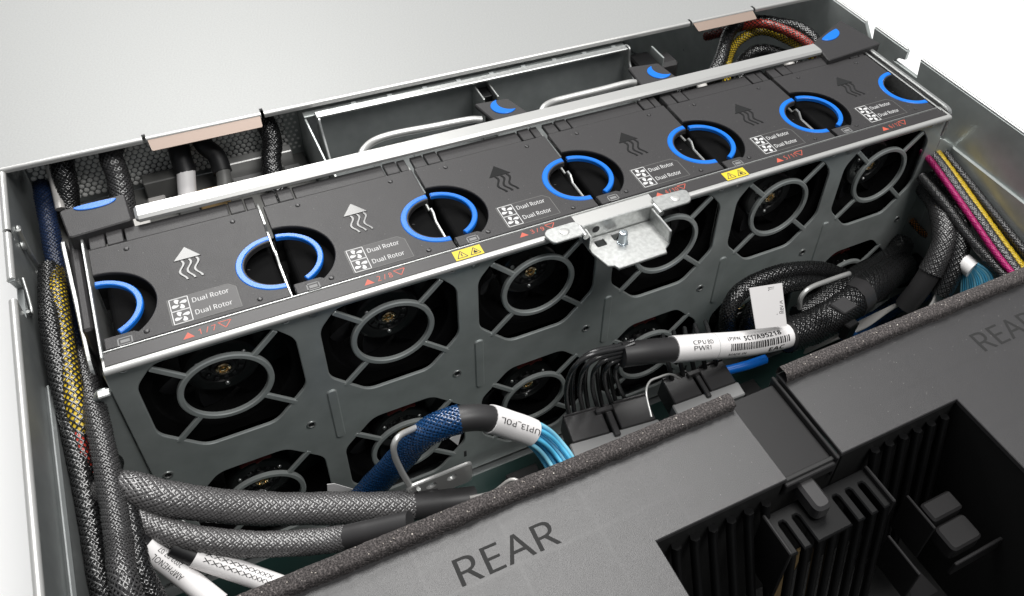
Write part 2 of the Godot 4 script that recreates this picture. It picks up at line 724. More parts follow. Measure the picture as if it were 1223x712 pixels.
func build_chassis() -> void:
	var t := thing("server_chassis", "open grey sheet steel server case with tall side walls on the white table", "server case", V(207, -178, 0))
	# left wall, drawn in z / y
	var lw := MB.new()
	lw.xf = Transform3D(SIDE.basis, V(-26.5, 0, 0))
	var lo := PackedVector2Array([Vector2(-430, -178), Vector2(340, -178), Vector2(340, 2), Vector2(-45, 2), Vector2(-44, -8), Vector2(-62, -8), Vector2(-56, 2), Vector2(-86, 2), Vector2(-86, -2.5), Vector2(-88, -2.5), Vector2(-88, 2), Vector2(-430, 2)])
	lw.plate(lo, [], 0.0, 2.6, 0.5)
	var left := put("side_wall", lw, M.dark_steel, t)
	put("rolled_rim", pipe(PackedVector3Array([V(-27.9, 1.6, -44.5), V(-27.9, 1.6, 340)]), 1.6, 10), M.white_metal, left)
	put("rolled_rim", pipe(PackedVector3Array([V(-27.9, 1.6, -129), V(-27.9, 1.6, -88)]), 1.6, 10), M.white_metal, left)
	put("rolled_rim", pipe(PackedVector3Array([V(-27.9, 1.6, -86), V(-27.9, 1.6, -57)]), 1.6, 10), M.white_metal, left)
	put("stiffener", bx(V(-26.6, -120, -20), V(-24.2, -22, 330), 1.2), M.dark_steel, left)
	put("latch_bar", pipe(smooth([V(-25, -3.4, -93.6), V(-25, -14.8, -92.5), V(-25, -31.8, -96.6)], 3.0), 1.0, 8), M.bright_steel, left)
	for p in [V(-26, -7.2, -98.6), V(-26, -10.9, -92), V(-26, -36.1, -101.7)]:
		rivet(left, p, "-x", 2.2, 1.4, M.bright_steel)
	put("slot_edge", pipe(smooth([V(-25.5, -4.4, -63.9), V(-25.5, -8.9, -58.3), V(-25.5, -11.9, -50.4), V(-25.5, -6.6, -46)], 2.0), 0.7, 6), M.bright_steel, left)
	# right wall
	var rw := MB.new()
	rw.xf = Transform3D(SIDE.basis, V(444.6, 0, 0))
	var ro := PackedVector2Array([Vector2(-430, -178), Vector2(340, -178), Vector2(340, 3), Vector2(-45, 2), Vector2(-43.5, -8.5), Vector2(-63, -8.5), Vector2(-61, -5.5), Vector2(-56, -4), Vector2(-56, 2), Vector2(-86, 2), Vector2(-84.5, -6.5), Vector2(-87, -6.5), Vector2(-94, 1), Vector2(-430, 1)])
	rw.plate(ro, [], 0.0, 2.2, 0.4)
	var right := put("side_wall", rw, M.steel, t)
	put("rolled_rim", pipe(PackedVector3Array([V(443.8, 2, -45), V(443.8, 3, 340)]), 1.2, 8), M.bright_steel, right)
	put("rolled_rim", pipe(PackedVector3Array([V(443.8, 2, -85), V(443.8, 2, -57)]), 1.1, 8), M.bright_steel, right)
	put("rolled_rim", pipe(PackedVector3Array([V(443.8, 1, -150), V(443.8, 1, -94)]), 1.1, 8), M.bright_steel, right)
	put("stiffener", bx(V(440.6, -125, -10), V(442.6, -30, 330), 0.8), M.steel, right)
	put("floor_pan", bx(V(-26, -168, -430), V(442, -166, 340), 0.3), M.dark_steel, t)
	put("end_wall", bx(V(-26, -166, 338), V(442, 0, 340), 0.3), M.steel, t)
	# fixed brackets either side of the fan cage
	var sb := MB.new()
	sb.plate(rounded(PackedVector2Array([Vector2(-26, -160), Vector2(-4.6, -160), Vector2(-3.9, -15), Vector2(-8.4, -15), Vector2(-14, -26), Vector2(-26, -26)]), 2.0), [], -2.6, -1.4, 0.3)
	put("side_bracket", sb, M.steel, t)
	put("bracket_lip", bx(V(-8.2, -16.2, -2.2), V(-3.5, -15, 1.6), 0.4), M.bright_steel, t)
	var rb := MB.new()
	rb.plate(rounded(PackedVector2Array([Vector2(427, -160), Vector2(442, -160), Vector2(442, -30), Vector2(427, -20)]), 2.0), [], -2.6, -1.4, 0.3)
	put("side_bracket", rb, M.steel, t)


func build_cover() -> void:
	var t := thing("top_cover", "pale grey galvanised steel lid covering the far half of the server", "lid", V(207, 4, -129))
	var m := MB.new()
	m.xf = Transform3D(TOP.basis, Vector3.ZERO)
	var n := [Vector2(-28.5, 130.5), Vector2(30.5, 130.5), Vector2(30.5, 133), Vector2(32, 133), Vector2(32, 130.5), Vector2(84.5, 130.5), Vector2(84.5, 134), Vector2(86, 134), Vector2(86, 130.5), Vector2(335, 130.5), Vector2(335, 133), Vector2(336.5, 133), Vector2(336.5, 130.5), Vector2(381.5, 130.5), Vector2(381.5, 133), Vector2(383, 133), Vector2(383, 130.5), Vector2(444.5, 130.5), Vector2(444.5, 700), Vector2(-28.5, 700)]
	m.plate(PackedVector2Array(n), [], 2.8, 4.0, 0.1)
	var panel := put("panel", m, M.lid_steel, t)
	# rolled front edge and hem, in the three runs between the tabs
	for r in [[-28.5, 30.5], [32, 84.5], [86, 335], [336.5, 381.5], [383, 444.5]]:
		var h := MB.new()
		var P := []
		var N := []
		for x in [r[0], r[1]]:
			var row := PackedVector3Array()
			var rn := PackedVector3Array()
			for k in 7:
				var a := PI / 2 * k / 6.0
				row.append(V(x, 2.7 + 1.3 * cos(a), -130.5 + 1.3 * sin(a)))
				rn.append(V(0, cos(a), sin(a)))
			row.append(V(x, 1.5, -129.2))
			rn.append(V(0, 0, 1))
			P.append(row)
			N.append(rn)
		h.grid(P, N, false)
		put("front_hem", h, M.white_metal, t)
	put("left_hem", bx(V(-29.6, -6, -700), V(-28.5, 3.4, -129.6), 0.3), M.lid_steel, t)
	for r in [[32.5, 84], [337, 381]]:
		var k := MB.new()
		k.plate(rounded(PackedVector2Array([Vector2(r[0], 0), Vector2(r[1], 0), Vector2(r[1] - 0.6, 6.6), Vector2(r[0] + 0.6, 6.6)]), 0.8), [], 0.0, 0.5, 0.1)
		var kx := Transform3D(Basis(Vector3(1, 0, 0), Vector3(0, -0.36, 0.933), Vector3(0, -0.933, -0.36)), V(0, 3.0, -129.4))
		for i in k.v.size():
			k.v[i] = kx * k.v[i]
			k.n[i] = kx.basis * k.n[i]
		put("copper_tab", k, M.copper_tape, t, "tan copper coloured tab bent down from the lid edge")


func build_behind() -> void:
	# metal trough between lid and cage
	var t := thing("metal_trough", "open grey sheet metal trough between the lid edge and the fan cage", "metal trough", V(198, -30, -105))
	put("floor_plate", bx(V(110, -31, -126), V(290, -30, -80), 0.2), M.dark_steel, t)
	put("back_plate", bx(V(110, -30, -127), V(290, 0.2, -126), 0.2), M.dark_steel, t)
	put("top_flange", bx(V(109, -0.8, -126), V(288, 0.8, -121.5), 0.4), M.bright_steel, t)
	put("top_shelf", bx(V(104, -2.6, -150), V(290, -1.6, -127), 0.2), M.steel, t)
	for i in 9:
		put("notch_tab", bx(V(128 + i * 19.0, -1.6, -128.5), V(131 + i * 19.0, 0.4, -126.8), 0.3), M.dark_steel, t)
	var e := MB.new()
	e.xf = Transform3D(SIDE.basis, V(110.6, 0, 0))
	e.plate(rounded(PackedVector2Array([Vector2(-127, -60), Vector2(-84, -60), Vector2(-84, -34), Vector2(-106, -22), Vector2(-117, -8), Vector2(-121.5, 0.6), Vector2(-127, 0.6)]), 3.0), [], 0.0, 1.1, 0.3)
	put("end_plate", e, M.bright_steel, t)
	var e2 := MB.new()
	e2.xf = Transform3D(SIDE.basis, V(290, 0, 0))
	e2.plate(rounded(PackedVector2Array([Vector2(-127, -60), Vector2(-84, -60), Vector2(-84, -34), Vector2(-108, -24), Vector2(-121, -8), Vector2(-122, 0.6), Vector2(-127, 0.6)]), 2.0), [], 0.0, 1.1, 0.3)
	put("end_plate", e2, M.bright_steel, t)
	for x in [132.0, 154.0, 222.0, 238.0]:
		put("seam", bx(V(x, -30.1, -125), V(x + 1.2, -29.5, -84), 0.25), M.dark_steel, t)
	put("slot_wall", bx(V(193.6, -30, -126), V(194.6, -3, -110), 0.2), M.bright_steel, t)
	put("slot_wall", bx(V(201.6, -30, -126), V(202.6, -3, -110), 0.2), M.bright_steel, t)
	put("slot_block", bx(V(194.8, -30, -125), V(201.4, -6, -116), 0.3), M.black_plastic, t)
	put("inner_box", bx(V(112, -48, -122), V(126, -31.2, -90), 0.3), M.dark_steel, t)
	# perforated panel at the back left
	var pf := thing("perforated_panel", "silver perforated vent panel deep behind the cables under the lid", "vent panel", V(45, -36, -147))
	var sheet := MB.new()
	var d := MB.new()
	sheet.box(V(-22, -36, -148), V(104, -3, -146.4), 0.2)
	put("sheet", sheet, M.dark_steel, pf)
	for r in 11:
		for c in 44:
			var x := -20.0 + c * 2.9 + (1.45 if r % 2 else 0.0)
			var y := -6.0 - r * 2.6
			if x > 102.0:
				continue
			d.xf = Transform3D(Basis.IDENTITY, V(x, y, -146.4))
			d.lathe(PackedVector2Array([Vector2(1.3, -0.1), Vector2(1.15, 0.6), Vector2(0.6, 0.95), Vector2(0.01, 1.0)]), 8)
	put("perforation", d, M.vent_bright, pf, "", "stuff")
	var bb := thing("rear_circuit_board", "dim circuit board with pale and tan blocks below the vent panel", "circuit board", V(45, -36, -140))
	put("board", bx(V(-20, -38, -146), V(103, -36, -84), 0.2), M.chip_grey, bb)
	for p in [[24, -128, 8, 7, 9, "wire_silver"], [36, -124, 9, 7, 8, "socket_grey"], [46, -125, 14, 8, 9, "tan_part"], [24, -142, 20, 8, 14, "chip_grey"], [62, -140, 34, 6, 14, "white_metal"], [64, -132, 34, 12, 5, "socket_grey"], [84, -134, 6, 6, 9, "chip_grey"], [14, -112, 9, 8, 12, "wire_silver"]]:
		put("component", bx(V(p[0], -36, p[1]), V(p[0] + p[2], -36 + p[4] * 0.8, p[1] + p[3]), 0.5), M[p[5]], bb)
	var mf := thing("mesh_divider", "small dark inner wall right of the vent panel under the lid", "inner wall", V(100, -90, -130))
	put("wall_sheet", bx(V(104, -95, -146), V(105, -3, -86), 0.2), M.steel, mf)
	put("fold", bx(V(96, -66, -146.2), V(104, -3, -145.6), 0.2), M.steel, mf)
	# equipment on the right behind the cage
	var g := thing("rear_cable_clutter", "dark plastic cable holder between trough and coloured cable loops", "cable holder", V(320, -60, -115))
	put("holder_block", bx(V(292, -60, -128), V(306, -8, -108), 1.0), M.black_plastic, g)
	put("holder_arm", bx(V(308, -50, -130), V(322, -12, -116), 2.0), M.smooth_plastic, g)
	put("holder_base", bx(V(292, -70, -160), V(420, -62, -84), 1.0), M.core_black, g)
	put("clip_wall", bx(V(306.4, -50, -126), V(307.6, -4, -112), 0.3), M.steel, g)
	# coloured loops, back right
	var yl := smooth([V(350, -60, -92), V(349, -22, -103.3), V(363.6, -20, -121.8), V(378.4, -18, -131.8), V(395.1, -16, -132.8), V(401.7, -14, -115.5), V(402.2, -12, -89.5), V(410, -16, -84), V(414, -40, -70)])
	braided("sleeved_cable_loop", "yellow wire cable looping behind the right end of the fan cage", yl, 3.0, "wire_yellow", "nylon_black", 8, 22.0, 0.45, "cables looping behind the cage")
	var rl := smooth([V(372, -30, -160), V(388.2, -8, -130.5), V(396.5, -7, -119.9), V(400.9, -6, -100.2), V(397.2, -5, -76.2), V(404, -14, -68), V(410, -40, -55)])
	braided("sleeved_cable_loop", "red wire cable looping beside the right blue tipped latch", rl, 3.2, "wire_red", "nylon_black", 8, 22.0, 0.45, "cables looping behind the cage")
	var kl := smooth([V(362, -70, -88), V(367.7, -30, -113.4), V(378.8, -28, -124.5), V(391.8, -26, -126.8), V(399.7, -24, -113.7), V(398.9, -22, -95.8)])
	braided("sleeved_cable_loop", "black braided cable curled inside the yellow loop", kl, 4.0, "core_black", "nylon_black", 12, 26.0, 0.9, "cables looping behind the cage")
	braided("sleeved_cable_loop", "black braided cable above the yellow loop under the lid", smooth([V(330, -40, -120), V(339.3, -20, -105.8), V(379, -12, -139.3), V(406.2, -12, -131.2), V(416, -12, -110), V(420, -30, -90)]), 4.0, "core_black", "nylon_black", 12, 26.0, 0.9, "cables looping behind the cage")
	solo("cable_tail", pipe(smooth([V(387.5, -16, -100.2), V(384.1, -14, -87.9), V(379.6, -14, -77.8)]), 3.0), M.wire_silver, "short pale cable end inside the yellow cable loop", "cable end")
	solo("cable_tail", pipe(smooth([V(333.6, -24, -109.8), V(325.5, -20, -92), V(323.4, -18, -82.2)]), 3.2), M.wire_silver, "pale cable end left of the yellow cable loop", "cable end")
	# dark cables at the back left
	braided("rear_sleeved_cable", "dark blue braided cable dropping down beside the left case wall", smooth([V(-19, -30, -175), V(-18, -20.7, -145.4), V(-18, -23.2, -122.3), V(-18, -26.8, -97.3), V(-18, -30.4, -78.5), V(-18, -60, -30)]), 4.0, "core_black", "nylon_navy", 14, 28.0, 0.6, "cables under the lid at the left")
	braided("rear_sleeved_cable", "black braided cable standing left of the vent panel behind the left blue latch", smooth([V(-2, -10, -165), V(-6, -8.8, -142), V(-7, -17.1, -136), V(-9.3, -27.2, -128), V(-4, -36, -110)]), 5.0, "core_black", "nylon_black", 16, 28.0, 0.7, "cables under the lid at the left")
	braided("rear_sleeved_cable", "black and silver braided cable bending down in front of the vent panel", smooth([V(26, -8, -170), V(15, -7.7, -140), V(15.2, -14, -132), V(14.3, -21.6, -124), V(12.8, -28.9, -116), V(14, -36, -104)]), 5.2, "core_black", "nylon_grey", 16, 28.0, 0.7, "cables under the lid at the left")
	braided("rear_sleeved_cable", "black braided cable hanging beside the first copper tab", smooth([V(86, -8, -165), V(87.1, -10, -142), V(87.5, -16.3, -134), V(83.6, -22.5, -124), V(82, -36, -104)]), 4.8, "core_black", "nylon_black", 16, 28.0, 0.7, "cables under the lid at the left")
	var w1 := thing("taped_cable", "black taped cable with a white end below the copper tab", "cable", V(50, -60, -125), "taped cables under the lid")
	var p1 := smooth([V(48, -8, -165), V(44.3, -14.2, -140), V(44.2, -22.1, -132)])
	put("tape", pipe(p1, 5.0, 10), M.core_black, w1)
	put("white_end", pipe(smooth([V(44.4, -21.4, -132.5), V(42.7, -25.6, -126), V(40.9, -31.1, -118)]), 4.4, 10), M.paper, w1)
	var w2 := thing("taped_cable", "black taped cable curving right of the white ended cable", "cable", V(66, -60, -125), "taped cables under the lid")
	put("tape", pipe(smooth([V(58, -8, -165), V(55.8, -13.5, -140), V(59.8, -17.7, -134), V(60.4, -22.7, -126)]), 4.6, 10), M.core_black, w2)
	put("grey_end", pipe(smooth([V(60.6, -22, -126.5), V(59.9, -24.9, -122), V(57.6, -30.3, -116)]), 3.6, 10), M.chip_grey, w2)
	solo("white_lead", pipe(smooth([V(-11.1, -9.7, -144), V(-11.5, -16.2, -138), V(-12.1, -22, -126)]), 2.2), M.wire_silver, "thin pale lead between two dark cables at the left wall", "cable")


# sleeve: core tube, woven strands
func braided(called: String, label: String, path: PackedVector3Array, r: float, core: String, strand: String, n: int, pitch: float, wide: float, group := "", squash := 1.0) -> Node3D:
	var o := thing(called, label, "cable", path[path.size() / 2], group)
	sleeve(o, path, r, core, strand, n, pitch, wide, squash)
	return o


func sleeve(o: Node3D, path: PackedVector3Array, r: float, core: String, strand: String, n: int, pitch: float, wide: float, squash := 1.0) -> void:
	var c := MB.new()
	c.tube(path, r - 0.35, 18, true, -1.0, squash)
	put("core", c, M[core], o)
	var b := MB.new()
	b.braid(path, r, n, pitch, wide, 0.2, squash)
	put("braid", b, M[strand], o, "", "stuff")


func build_cage() -> void:
	var t := thing("fan_cage", "grey steel fan cage spanning the server with two rows of six openings", "fan cage", V(210, -160, -35))
	# front plate with twelve openings
	var f := MB.new()
	var holes := []
	for k in 6:
		for row in 2:
			var c := Vector2((k + 0.5) * 70.0, -33.3 if row == 0 else -118.95)
			var up := 25.6 if row == 0 else 32.0
			var o := PackedVector2Array([Vector2(-30, -15.5), Vector2(-14.5, -32.5), Vector2(14.5, -32.5), Vector2(30, -15.5), Vector2(30, 15.5), Vector2(22.0 if row == 0 else 14.5, up), Vector2(-22.0 if row == 0 else -14.5, up), Vector2(-30, 15.5)])
			var p := rounded(o, 4.0)
			for i in p.size():
				p[i] += c
			holes.append(p)
	f.plate(PackedVector2Array([Vector2(-3.4, -163), Vector2(425, -163), Vector2(425, -6), Vector2(422, -2.5), Vector2(-2, -2.5), Vector2(-3.4, -6)]), holes, -1.4, 0.0, 0.35)
	var fp := put("front_plate", f, M.steel, t)
	for k in 6:
		for row in 2:
			var c := V((k + 0.5) * 70.0, -33.3 if row == 0 else -118.95, 0)
			var g := MB.new()
			g.xf = Transform3D(Basis.IDENTITY, c)
			g.lathe(PackedVector2Array([Vector2(16.2, -1.4), Vector2(16.2, 0.1), Vector2(16.6, 0.5), Vector2(18.2, 0.5), Vector2(18.7, 0.1), Vector2(18.7, -1.4), Vector2(16.2, -1.4)]), 56)
			put("guard_ring", g, M.steel, fp)
			for q in 4:
				var a := PI / 4 + PI / 2 * q
				var s := MB.new()
				var far := 33.0 if (row == 1 or q > 1) else 31.8
				s.xf = Transform3D(Basis(Vector3(0, 0, 1), a), c)
				s.box(V(18.5, -1.25, -1.3), V(far + 1.2, 1.25, 0.25), 0.35)
				put("guard_spoke", s, M.steel, fp)
	for k in 7:
		var x := k * 70.0 - 7.2
		if k == 0:
			x = 2.0
		elif k == 6:
			x = 415.0
		eyelet(fp, V(x, -76, 0), 2.3)
		if k > 0 and k < 6:
			var s := MB.new()
			s.plate(rounded(rect2(k * 70 + 2.2, -92, k * 70 + 6.6, -57), 2.0), [], -0.2, 0.7, 0.45)
			put("embossed_rib", s, M.steel, fp)
			rivet(fp, V(k * 70 + 3.9, -6.6, 0), "z", 2.0, 0.9, M.bright_steel)
		if k > 0:
			eyelet(fp, V(k * 70 - 6.9 if k < 6 else 413.0, -5.6, 0), 2.1)
	eyelet(fp, V(3.4, -5.4, 0), 2.2)
	# lower row lettering-sized slots at the foot of the plate
	for k in 6:
		put("foot_mark", bx(V(k * 70 - 6.0, -148, -0.2), V(k * 70 - 4.6, -143, 0.25), 0.1), M.print_black, fp)
	# rolled lip, label strip and flange line along the top front edge
	var lip := MB.new()
	var P := []
	var N := []
	for x in [-2.2, 422.4]:
		var row := PackedVector3Array()
		var rn := PackedVector3Array()
		row.append(V(x, -0.9, -6.4))
		rn.append(V(0, 1, 0))
		row.append(V(x, -0.9, 1.6))
		rn.append(V(0, 1, 0))
		for j in 9:
			var a := PI / 2 - PI * 0.9 * j / 8.0
			row.append(V(x, -2.4 + 1.5 * sin(a), 1.9 + 1.6 * cos(a)))
			rn.append(V(0, sin(a), cos(a)))
		row.append(V(x, -4.2, -0.2))
		rn.append(V(0, -1, 0.3))
		P.append(row)
		N.append(rn)
	lip.grid(P, N, false)
	put("front_lip", lip, M.white_metal, t)
	put("flange_edge", bx(V(-2, -0.9, -6.5), V(421.5, -0.2, -5.9), 0.15), M.bright_steel, t)
	var strips := [[-1.4, 178.4], [190.5, 0.0], [244.0, 420.8]]
	var st := put("label_strip", bx(V(-1.4, -0.85, -5.6), V(179, -0.6, 0.9), 0.05), M.label_black, t)
	var st2 := put("label_strip", bx(V(179, -0.85, -5.6), V(193, -0.6, -1.4), 0.05), M.label_black, t)
	var st3 := put("label_strip", bx(V(234, -0.85, -5.6), V(252, -0.6, -1.0), 0.05), M.label_black, t)
	var st4 := put("label_strip", bx(V(252, -0.85, -5.6), V(420.8, -0.6, 0.9), 0.05), M.label_black, t)
	for k in 6:
		var x := k * 70.0 + 26.0
		var zb := -0.9 if k != 2 and k != 3 else -1.9
		var zt := -4.4 if k != 2 and k != 3 else -5.0
		var y := -0.57
		var m := MB.new()
		m.tri3(V(x, y, zb), V(x + 4.2, y, zb), V(x + 2.1, y, zt + 0.4), Vector3.UP)
		for e in [[V(x + 13.2, y, zt), V(x + 18, y, zt)], [V(x + 18, y, zt), V(x + 15.6, y, zb)], [V(x + 15.6, y, zb), V(x + 13.2, y, zt)]]:
			var dd: Vector3 = (e[1] - e[0]).normalized()
			var sd := dd.cross(Vector3.UP) * 0.17
			m.flat(e[0] - sd, e[1] - sd, e[1] + sd, e[0] + sd, Vector3.UP)
		letters(m, "%d / %d" % [k + 1, k + 7], on_top(x + 5.8, zb - 0.2, x + (12.2 if k < 3 else 12.8), zt + 0.4, y))
		put("red_numbers", m, M.print_red, st if k < 2 else st2 if k == 2 else st3 if k == 3 else st4, "red print %d/%d between two triangles" % [k + 1, k + 7])
	# yellow warning stickers
	for c in [V(141.6, -0.6, -2.1), V(280.9, -0.6, -1.6)]:
		var s := MB.new()
		s.plate(rect2(c.x - 6.4, -c.z - 3.0, c.x + 6.4, -c.z + 3.0), [], 0.0, 0.12, 0.03)
		for i in s.v.size():
			s.v[i] = TOP * s.v[i] + V(0, -0.58, 0)
			s.n[i] = TOP.basis * s.n[i]
		var w := put("warning_sticker", s, M.warning_yellow, t)
		var g := MB.new()
		for dx in [-3.0, 3.0]:
			var o := V(c.x + dx, -0.44, c.z + 1.9)
			var tr := [o + V(-2.3, 0, 0), o + V(2.3, 0, 0), o + V(0, 0, -4.0)]
			for i in 3:
				var a: Vector3 = tr[i]
				var b: Vector3 = tr[(i + 1) % 3]
				var sd := (b - a).normalized().cross(Vector3.UP) * 0.2
				g.flat(a - sd, b - sd, b + sd, a + sd, Vector3.UP)
			g.flat(o + V(-0.25, 0, -0.7), o + V(0.25, 0, -0.7), o + V(0.3, 0, -2.6), o + V(-0.3, 0, -2.6), Vector3.UP)
			if dx > 0:
				g.flat(o + V(-0.9, 0, -0.6), o + V(-0.5, 0, -1.9), o + V(0.9, 0, -1.6), o + V(1.0, 0, -0.6), Vector3.UP)
		put("warning_triangles", g, M.print_black, w)
	# back bar over the hinge side of the modules
	put("back_bar", bx(V(20, 0.4, -82.4), V(392, 4.2, -73.2), 1.2), M.white_metal, t)
	put("corner_tab", bx(V(-3, -0.4, -84), V(17.5, 0.4, -74.8), 0.3), M.bright_steel, t)
	put("corner_tab", bx(V(394, -0.4, -80), V(424, 0.4, -74.8), 0.3), M.bright_steel, t)
	# end plates
	put("end_sheet", bx(V(-2.4, -162, -84), V(-1.2, 0.3, -3), 0.3), M.bright_steel, t)
	put("end_sheet", bx(V(419.6, -162, -84), V(420.8, 0.0, -3), 0.3), M.bright_steel, t)
	for s in [[-9.6, -1.0], [424.6, 1.0]]:
		var e := MB.new()
		e.xf = Transform3D(SIDE.basis, V(s[0] + 0.8, 0, 0))
		if s[1] < 0:
			e.plate(rounded(PackedVector2Array([Vector2(-82, -2), Vector2(-46, -12), Vector2(-17, -19), Vector2(-13, -48), Vector2(-26, -80), Vector2(-82, -80)]), 7.0, 6), [], 0.0, 1.6, 0.4)
		else:
			e.plate(rounded(PackedVector2Array([Vector2(-84, 1), Vector2(1, 1), Vector2(0.5, -18), Vector2(-6, -24), Vector2(-84, -40)]), 6.0, 6), [], 0.0, 2.2, 0.6)
		put("outer_sheet", e, M.bright_steel, t)
	# dark plastic arms beside the end plates
	put("plastic_arm", bx(V(-7.6, -20, -84), V(-3.6, -4, -24), 1.0), M.fan_plastic, t)
	put("plastic_arm", bx(V(-6.6, -50, -40), V(-3.4, -18, -12), 1.0), M.black_plastic, t)
	put("plastic_arm", pipe(smooth([V(421, -2, -76), V(422.4, -1.4, -50), V(422.6, -1.6, -24), V(422.3, -5, -14), V(422.2, -16, -12)]), 1.3, 8), M.black_plastic, t)
	# dividers between the modules
	for k in range(1, 6):
		var d := MB.new()
		d.xf = Transform3D(SIDE.basis, V(k * 70.0 - 1.0, 0, 0))
		d.plate(PackedVector2Array([Vector2(-72, -150), Vector2(-3, -150), Vector2(-7.5, -9), Vector2(-9, -7.2), Vector2(-34, -7.2), Vector2(-37, -4.4), Vector2(-40, -4.4), Vector2(-42, -7.5), Vector2(-56, -7), Vector2(-58, -4), Vector2(-72, -3)]), [], 0.0, 1.1, 0.35)
		put("divider", d, M.bright_steel, t)
	# release levers with blue touch points
	var lv := [
		[[V(-7.9, 3, -91.7), V(17.9, 3, -93.3), V(18.5, 3, -74.5), V(-5.7, 3, -72.5)], V(6, 3.1, -91), 8.4, 3.4, 0.0, 9.0],
		[[V(184.8, 2, -101.3), V(202.9, 2, -99.7), V(209.3, 2, -78.5), V(188.5, 2, -83.8)], V(197.8, 2.1, -93.4), 3.0, 7.0, 0.0, 2.0],
		[[V(277, 2, -102.6), V(295.2, 2, -100.1), V(298.1, 2, -78.9), V(274.8, 2, -82)], V(290.6, 2.1, -91.6), 3.0, 7.0, 0.0, 2.0],
		[[V(393.7, 3, -84.5), V(426.5, 3, -99.5), V(431.5, 3, -67.9), V(389, 3, -64.5)], V(408, 3.1, -88.1), 9.0, 5.4, 0.4, 6.0],
	]
	for i in lv.size():
		var q: Array = lv[i][0]
		var pl := PackedVector2Array()
		for p in q:
			pl.append(Vector2(p.x, -p.z))
		var m := MB.new()
		m.xf = Transform3D(TOP.basis, V(0, q[0].y, 0))
		m.plate(rounded(pl, 1.6), [], -lv[i][5], 0.0, 0.5)
		var l := put("release_lever", m, M.fan_plastic, t)
		var b := MB.new()
		var c: Vector3 = lv[i][1]
		var o := PackedVector2Array()
		for j in 25:
			var a := PI + PI * j / 24.0
			o.append(Vector2(cos(a) * lv[i][2], sin(a) * lv[i][3]))
		if i == 0 or i == 3:
			for j in range(1, 12):
				var a := TAU - PI * j / 12.0
				o.append(Vector2(cos(a) * lv[i][2] * 0.96, sin(a) * lv[i][3] * -0.04 + 0.6 * sin(PI * j / 12.0)))
		else:
			var lune: Array = Geometry2D.clip_polygons(ring2(Vector2.ZERO, 6.6, 40), ring2(Vector2(4.6, 2.6), 6.8, 40))
			o = lune[0]
			var plan := PackedVector2Array()
			for p in pl:
				plan.append(p - Vector2(c.x, -c.z))
			var cut: Array = Geometry2D.intersect_polygons(o, plan)
			if cut.size():
				o = cut[0]
		b.xf = Transform3D(TOP.basis * Basis(Vector3(0, 0, 1), lv[i][4]), c + V(0, -0.3, 0))
		b.plate(o, [], 0.0, 0.7, 0.2)
		put("touch_point", b, M.blue_plastic, l)
	# wire handles behind the bar
	for w in [[V(119.2, -1, -82.9), V(122.2, 0, -87.3), V(128.8, 0, -92.5), V(138.7, 0, -94.3), V(160.7, 0, -92.8), V(179, 0, -91.5), V(184.6, -1, -90.8)], [V(214.9, -1, -84), V(218.4, 0, -87.5), V(224.5, 0, -90), V(233.6, 0, -90.5), V(254.9, 0, -90.6), V(271.7, 0, -90.9), V(276.9, -1, -90.5)]]:
		put("wire_handle", pipe(smooth(w, 2.0), 1.9, 10), M.white_metal, t)
		var low := []
		for p in w:
			low.append(p + V(2.5, -2.5, 6.0))
		put("handle_guide", pipe(smooth(low.slice(1, 7), 2.0), 1.5, 8), M.black_plastic, t)
	# bracket with a stud screwed to the lip
	var y0 := -0.4
	var ear := MB.new()
	ear.xf = Transform3D(TOP.basis, V(0, y0, 0))
	ear.plate(rounded(PackedVector2Array([Vector2(177, -8.6), Vector2(193, -8.6), Vector2(193, 0.8), Vector2(178, 0.8), Vector2(175.6, -2)]), 2.5), [], 0.0, 1.2, 0.35)
	var br := put("stud_bracket", ear, M.bright_steel, t)
	var ear2 := MB.new()
	ear2.xf = Transform3D(TOP.basis, V(0, y0, 0))
	ear2.plate(rounded(PackedVector2Array([Vector2(232, -8.4), Vector2(249, -8.4), Vector2(251, -4), Vector2(251, 0.6), Vector2(232, 1.4)]), 2.5), [], 0.0, 1.2, 0.35)
	put("ear_plate", ear2, M.bright_steel, br)
	put("upright_plate", bx(V(193, -10, 2.6), V(232, 0.6, 3.8), 0.3), M.bright_steel, br)
	for s in [[193, -1], [232, 1]]:
		put("bend", pipe(PackedVector3Array([V(s[0], -0.6, 2.8), V(s[0], -0.6, 9.4)]), 1.5, 12), M.bright_steel, br)
	put("side_web", bx(V(229.6, -9.4, 3.8), V(231, -0.8, 21), 0.35), M.bright_steel, br)
	put("side_web", bx(V(194.4, -9.4, 3.8), V(195.8, -0.8, 10), 0.35), M.bright_steel, br)
	var sh := MB.new()
	sh.xf = Transform3D(TOP.basis, V(0, -9.2, 0))
	sh.plate(PackedVector2Array([Vector2(194.6, -4), Vector2(194.6, -13), Vector2(197.2, -23), Vector2(200, -24), Vector2(201, -26.4), Vector2(226, -26.2), Vector2(227, -23.6), Vector2(230, -21.5), Vector2(230, -4)]), [rounded(rect2(198.8, -10.6, 203.6, -6.4), 0.8), rounded(rect2(208, -9.8, 213.4, -5.6), 0.8)], 0.0, 1.2, 0.3)
	put("shelf", sh, M.bright_steel, br)
	var stud := MB.new()
	stud.xf = Transform3D(TOP.basis, V(210.6, -8.0, 12.2))
	stud.lathe(PackedVector2Array([Vector2(3.0, 0), Vector2(2.6, 0.5), Vector2(2.3, 0.6), Vector2(2.3, 5.6), Vector2(1.9, 6.2), Vector2(1.3, 6.4), Vector2(0.01, 6.4)]), 6)
	put("stud", stud, mat("zinc", lin(0.6, 0.66, 0.7), 0.22, 0.9), br)
	for c in [V(185, 0.8, 3.8), V(243, 0.8, 3.6)]:
		rivet(br, c, "y", 2.2, 0.5, M.white_metal)
	var hole := MB.new()
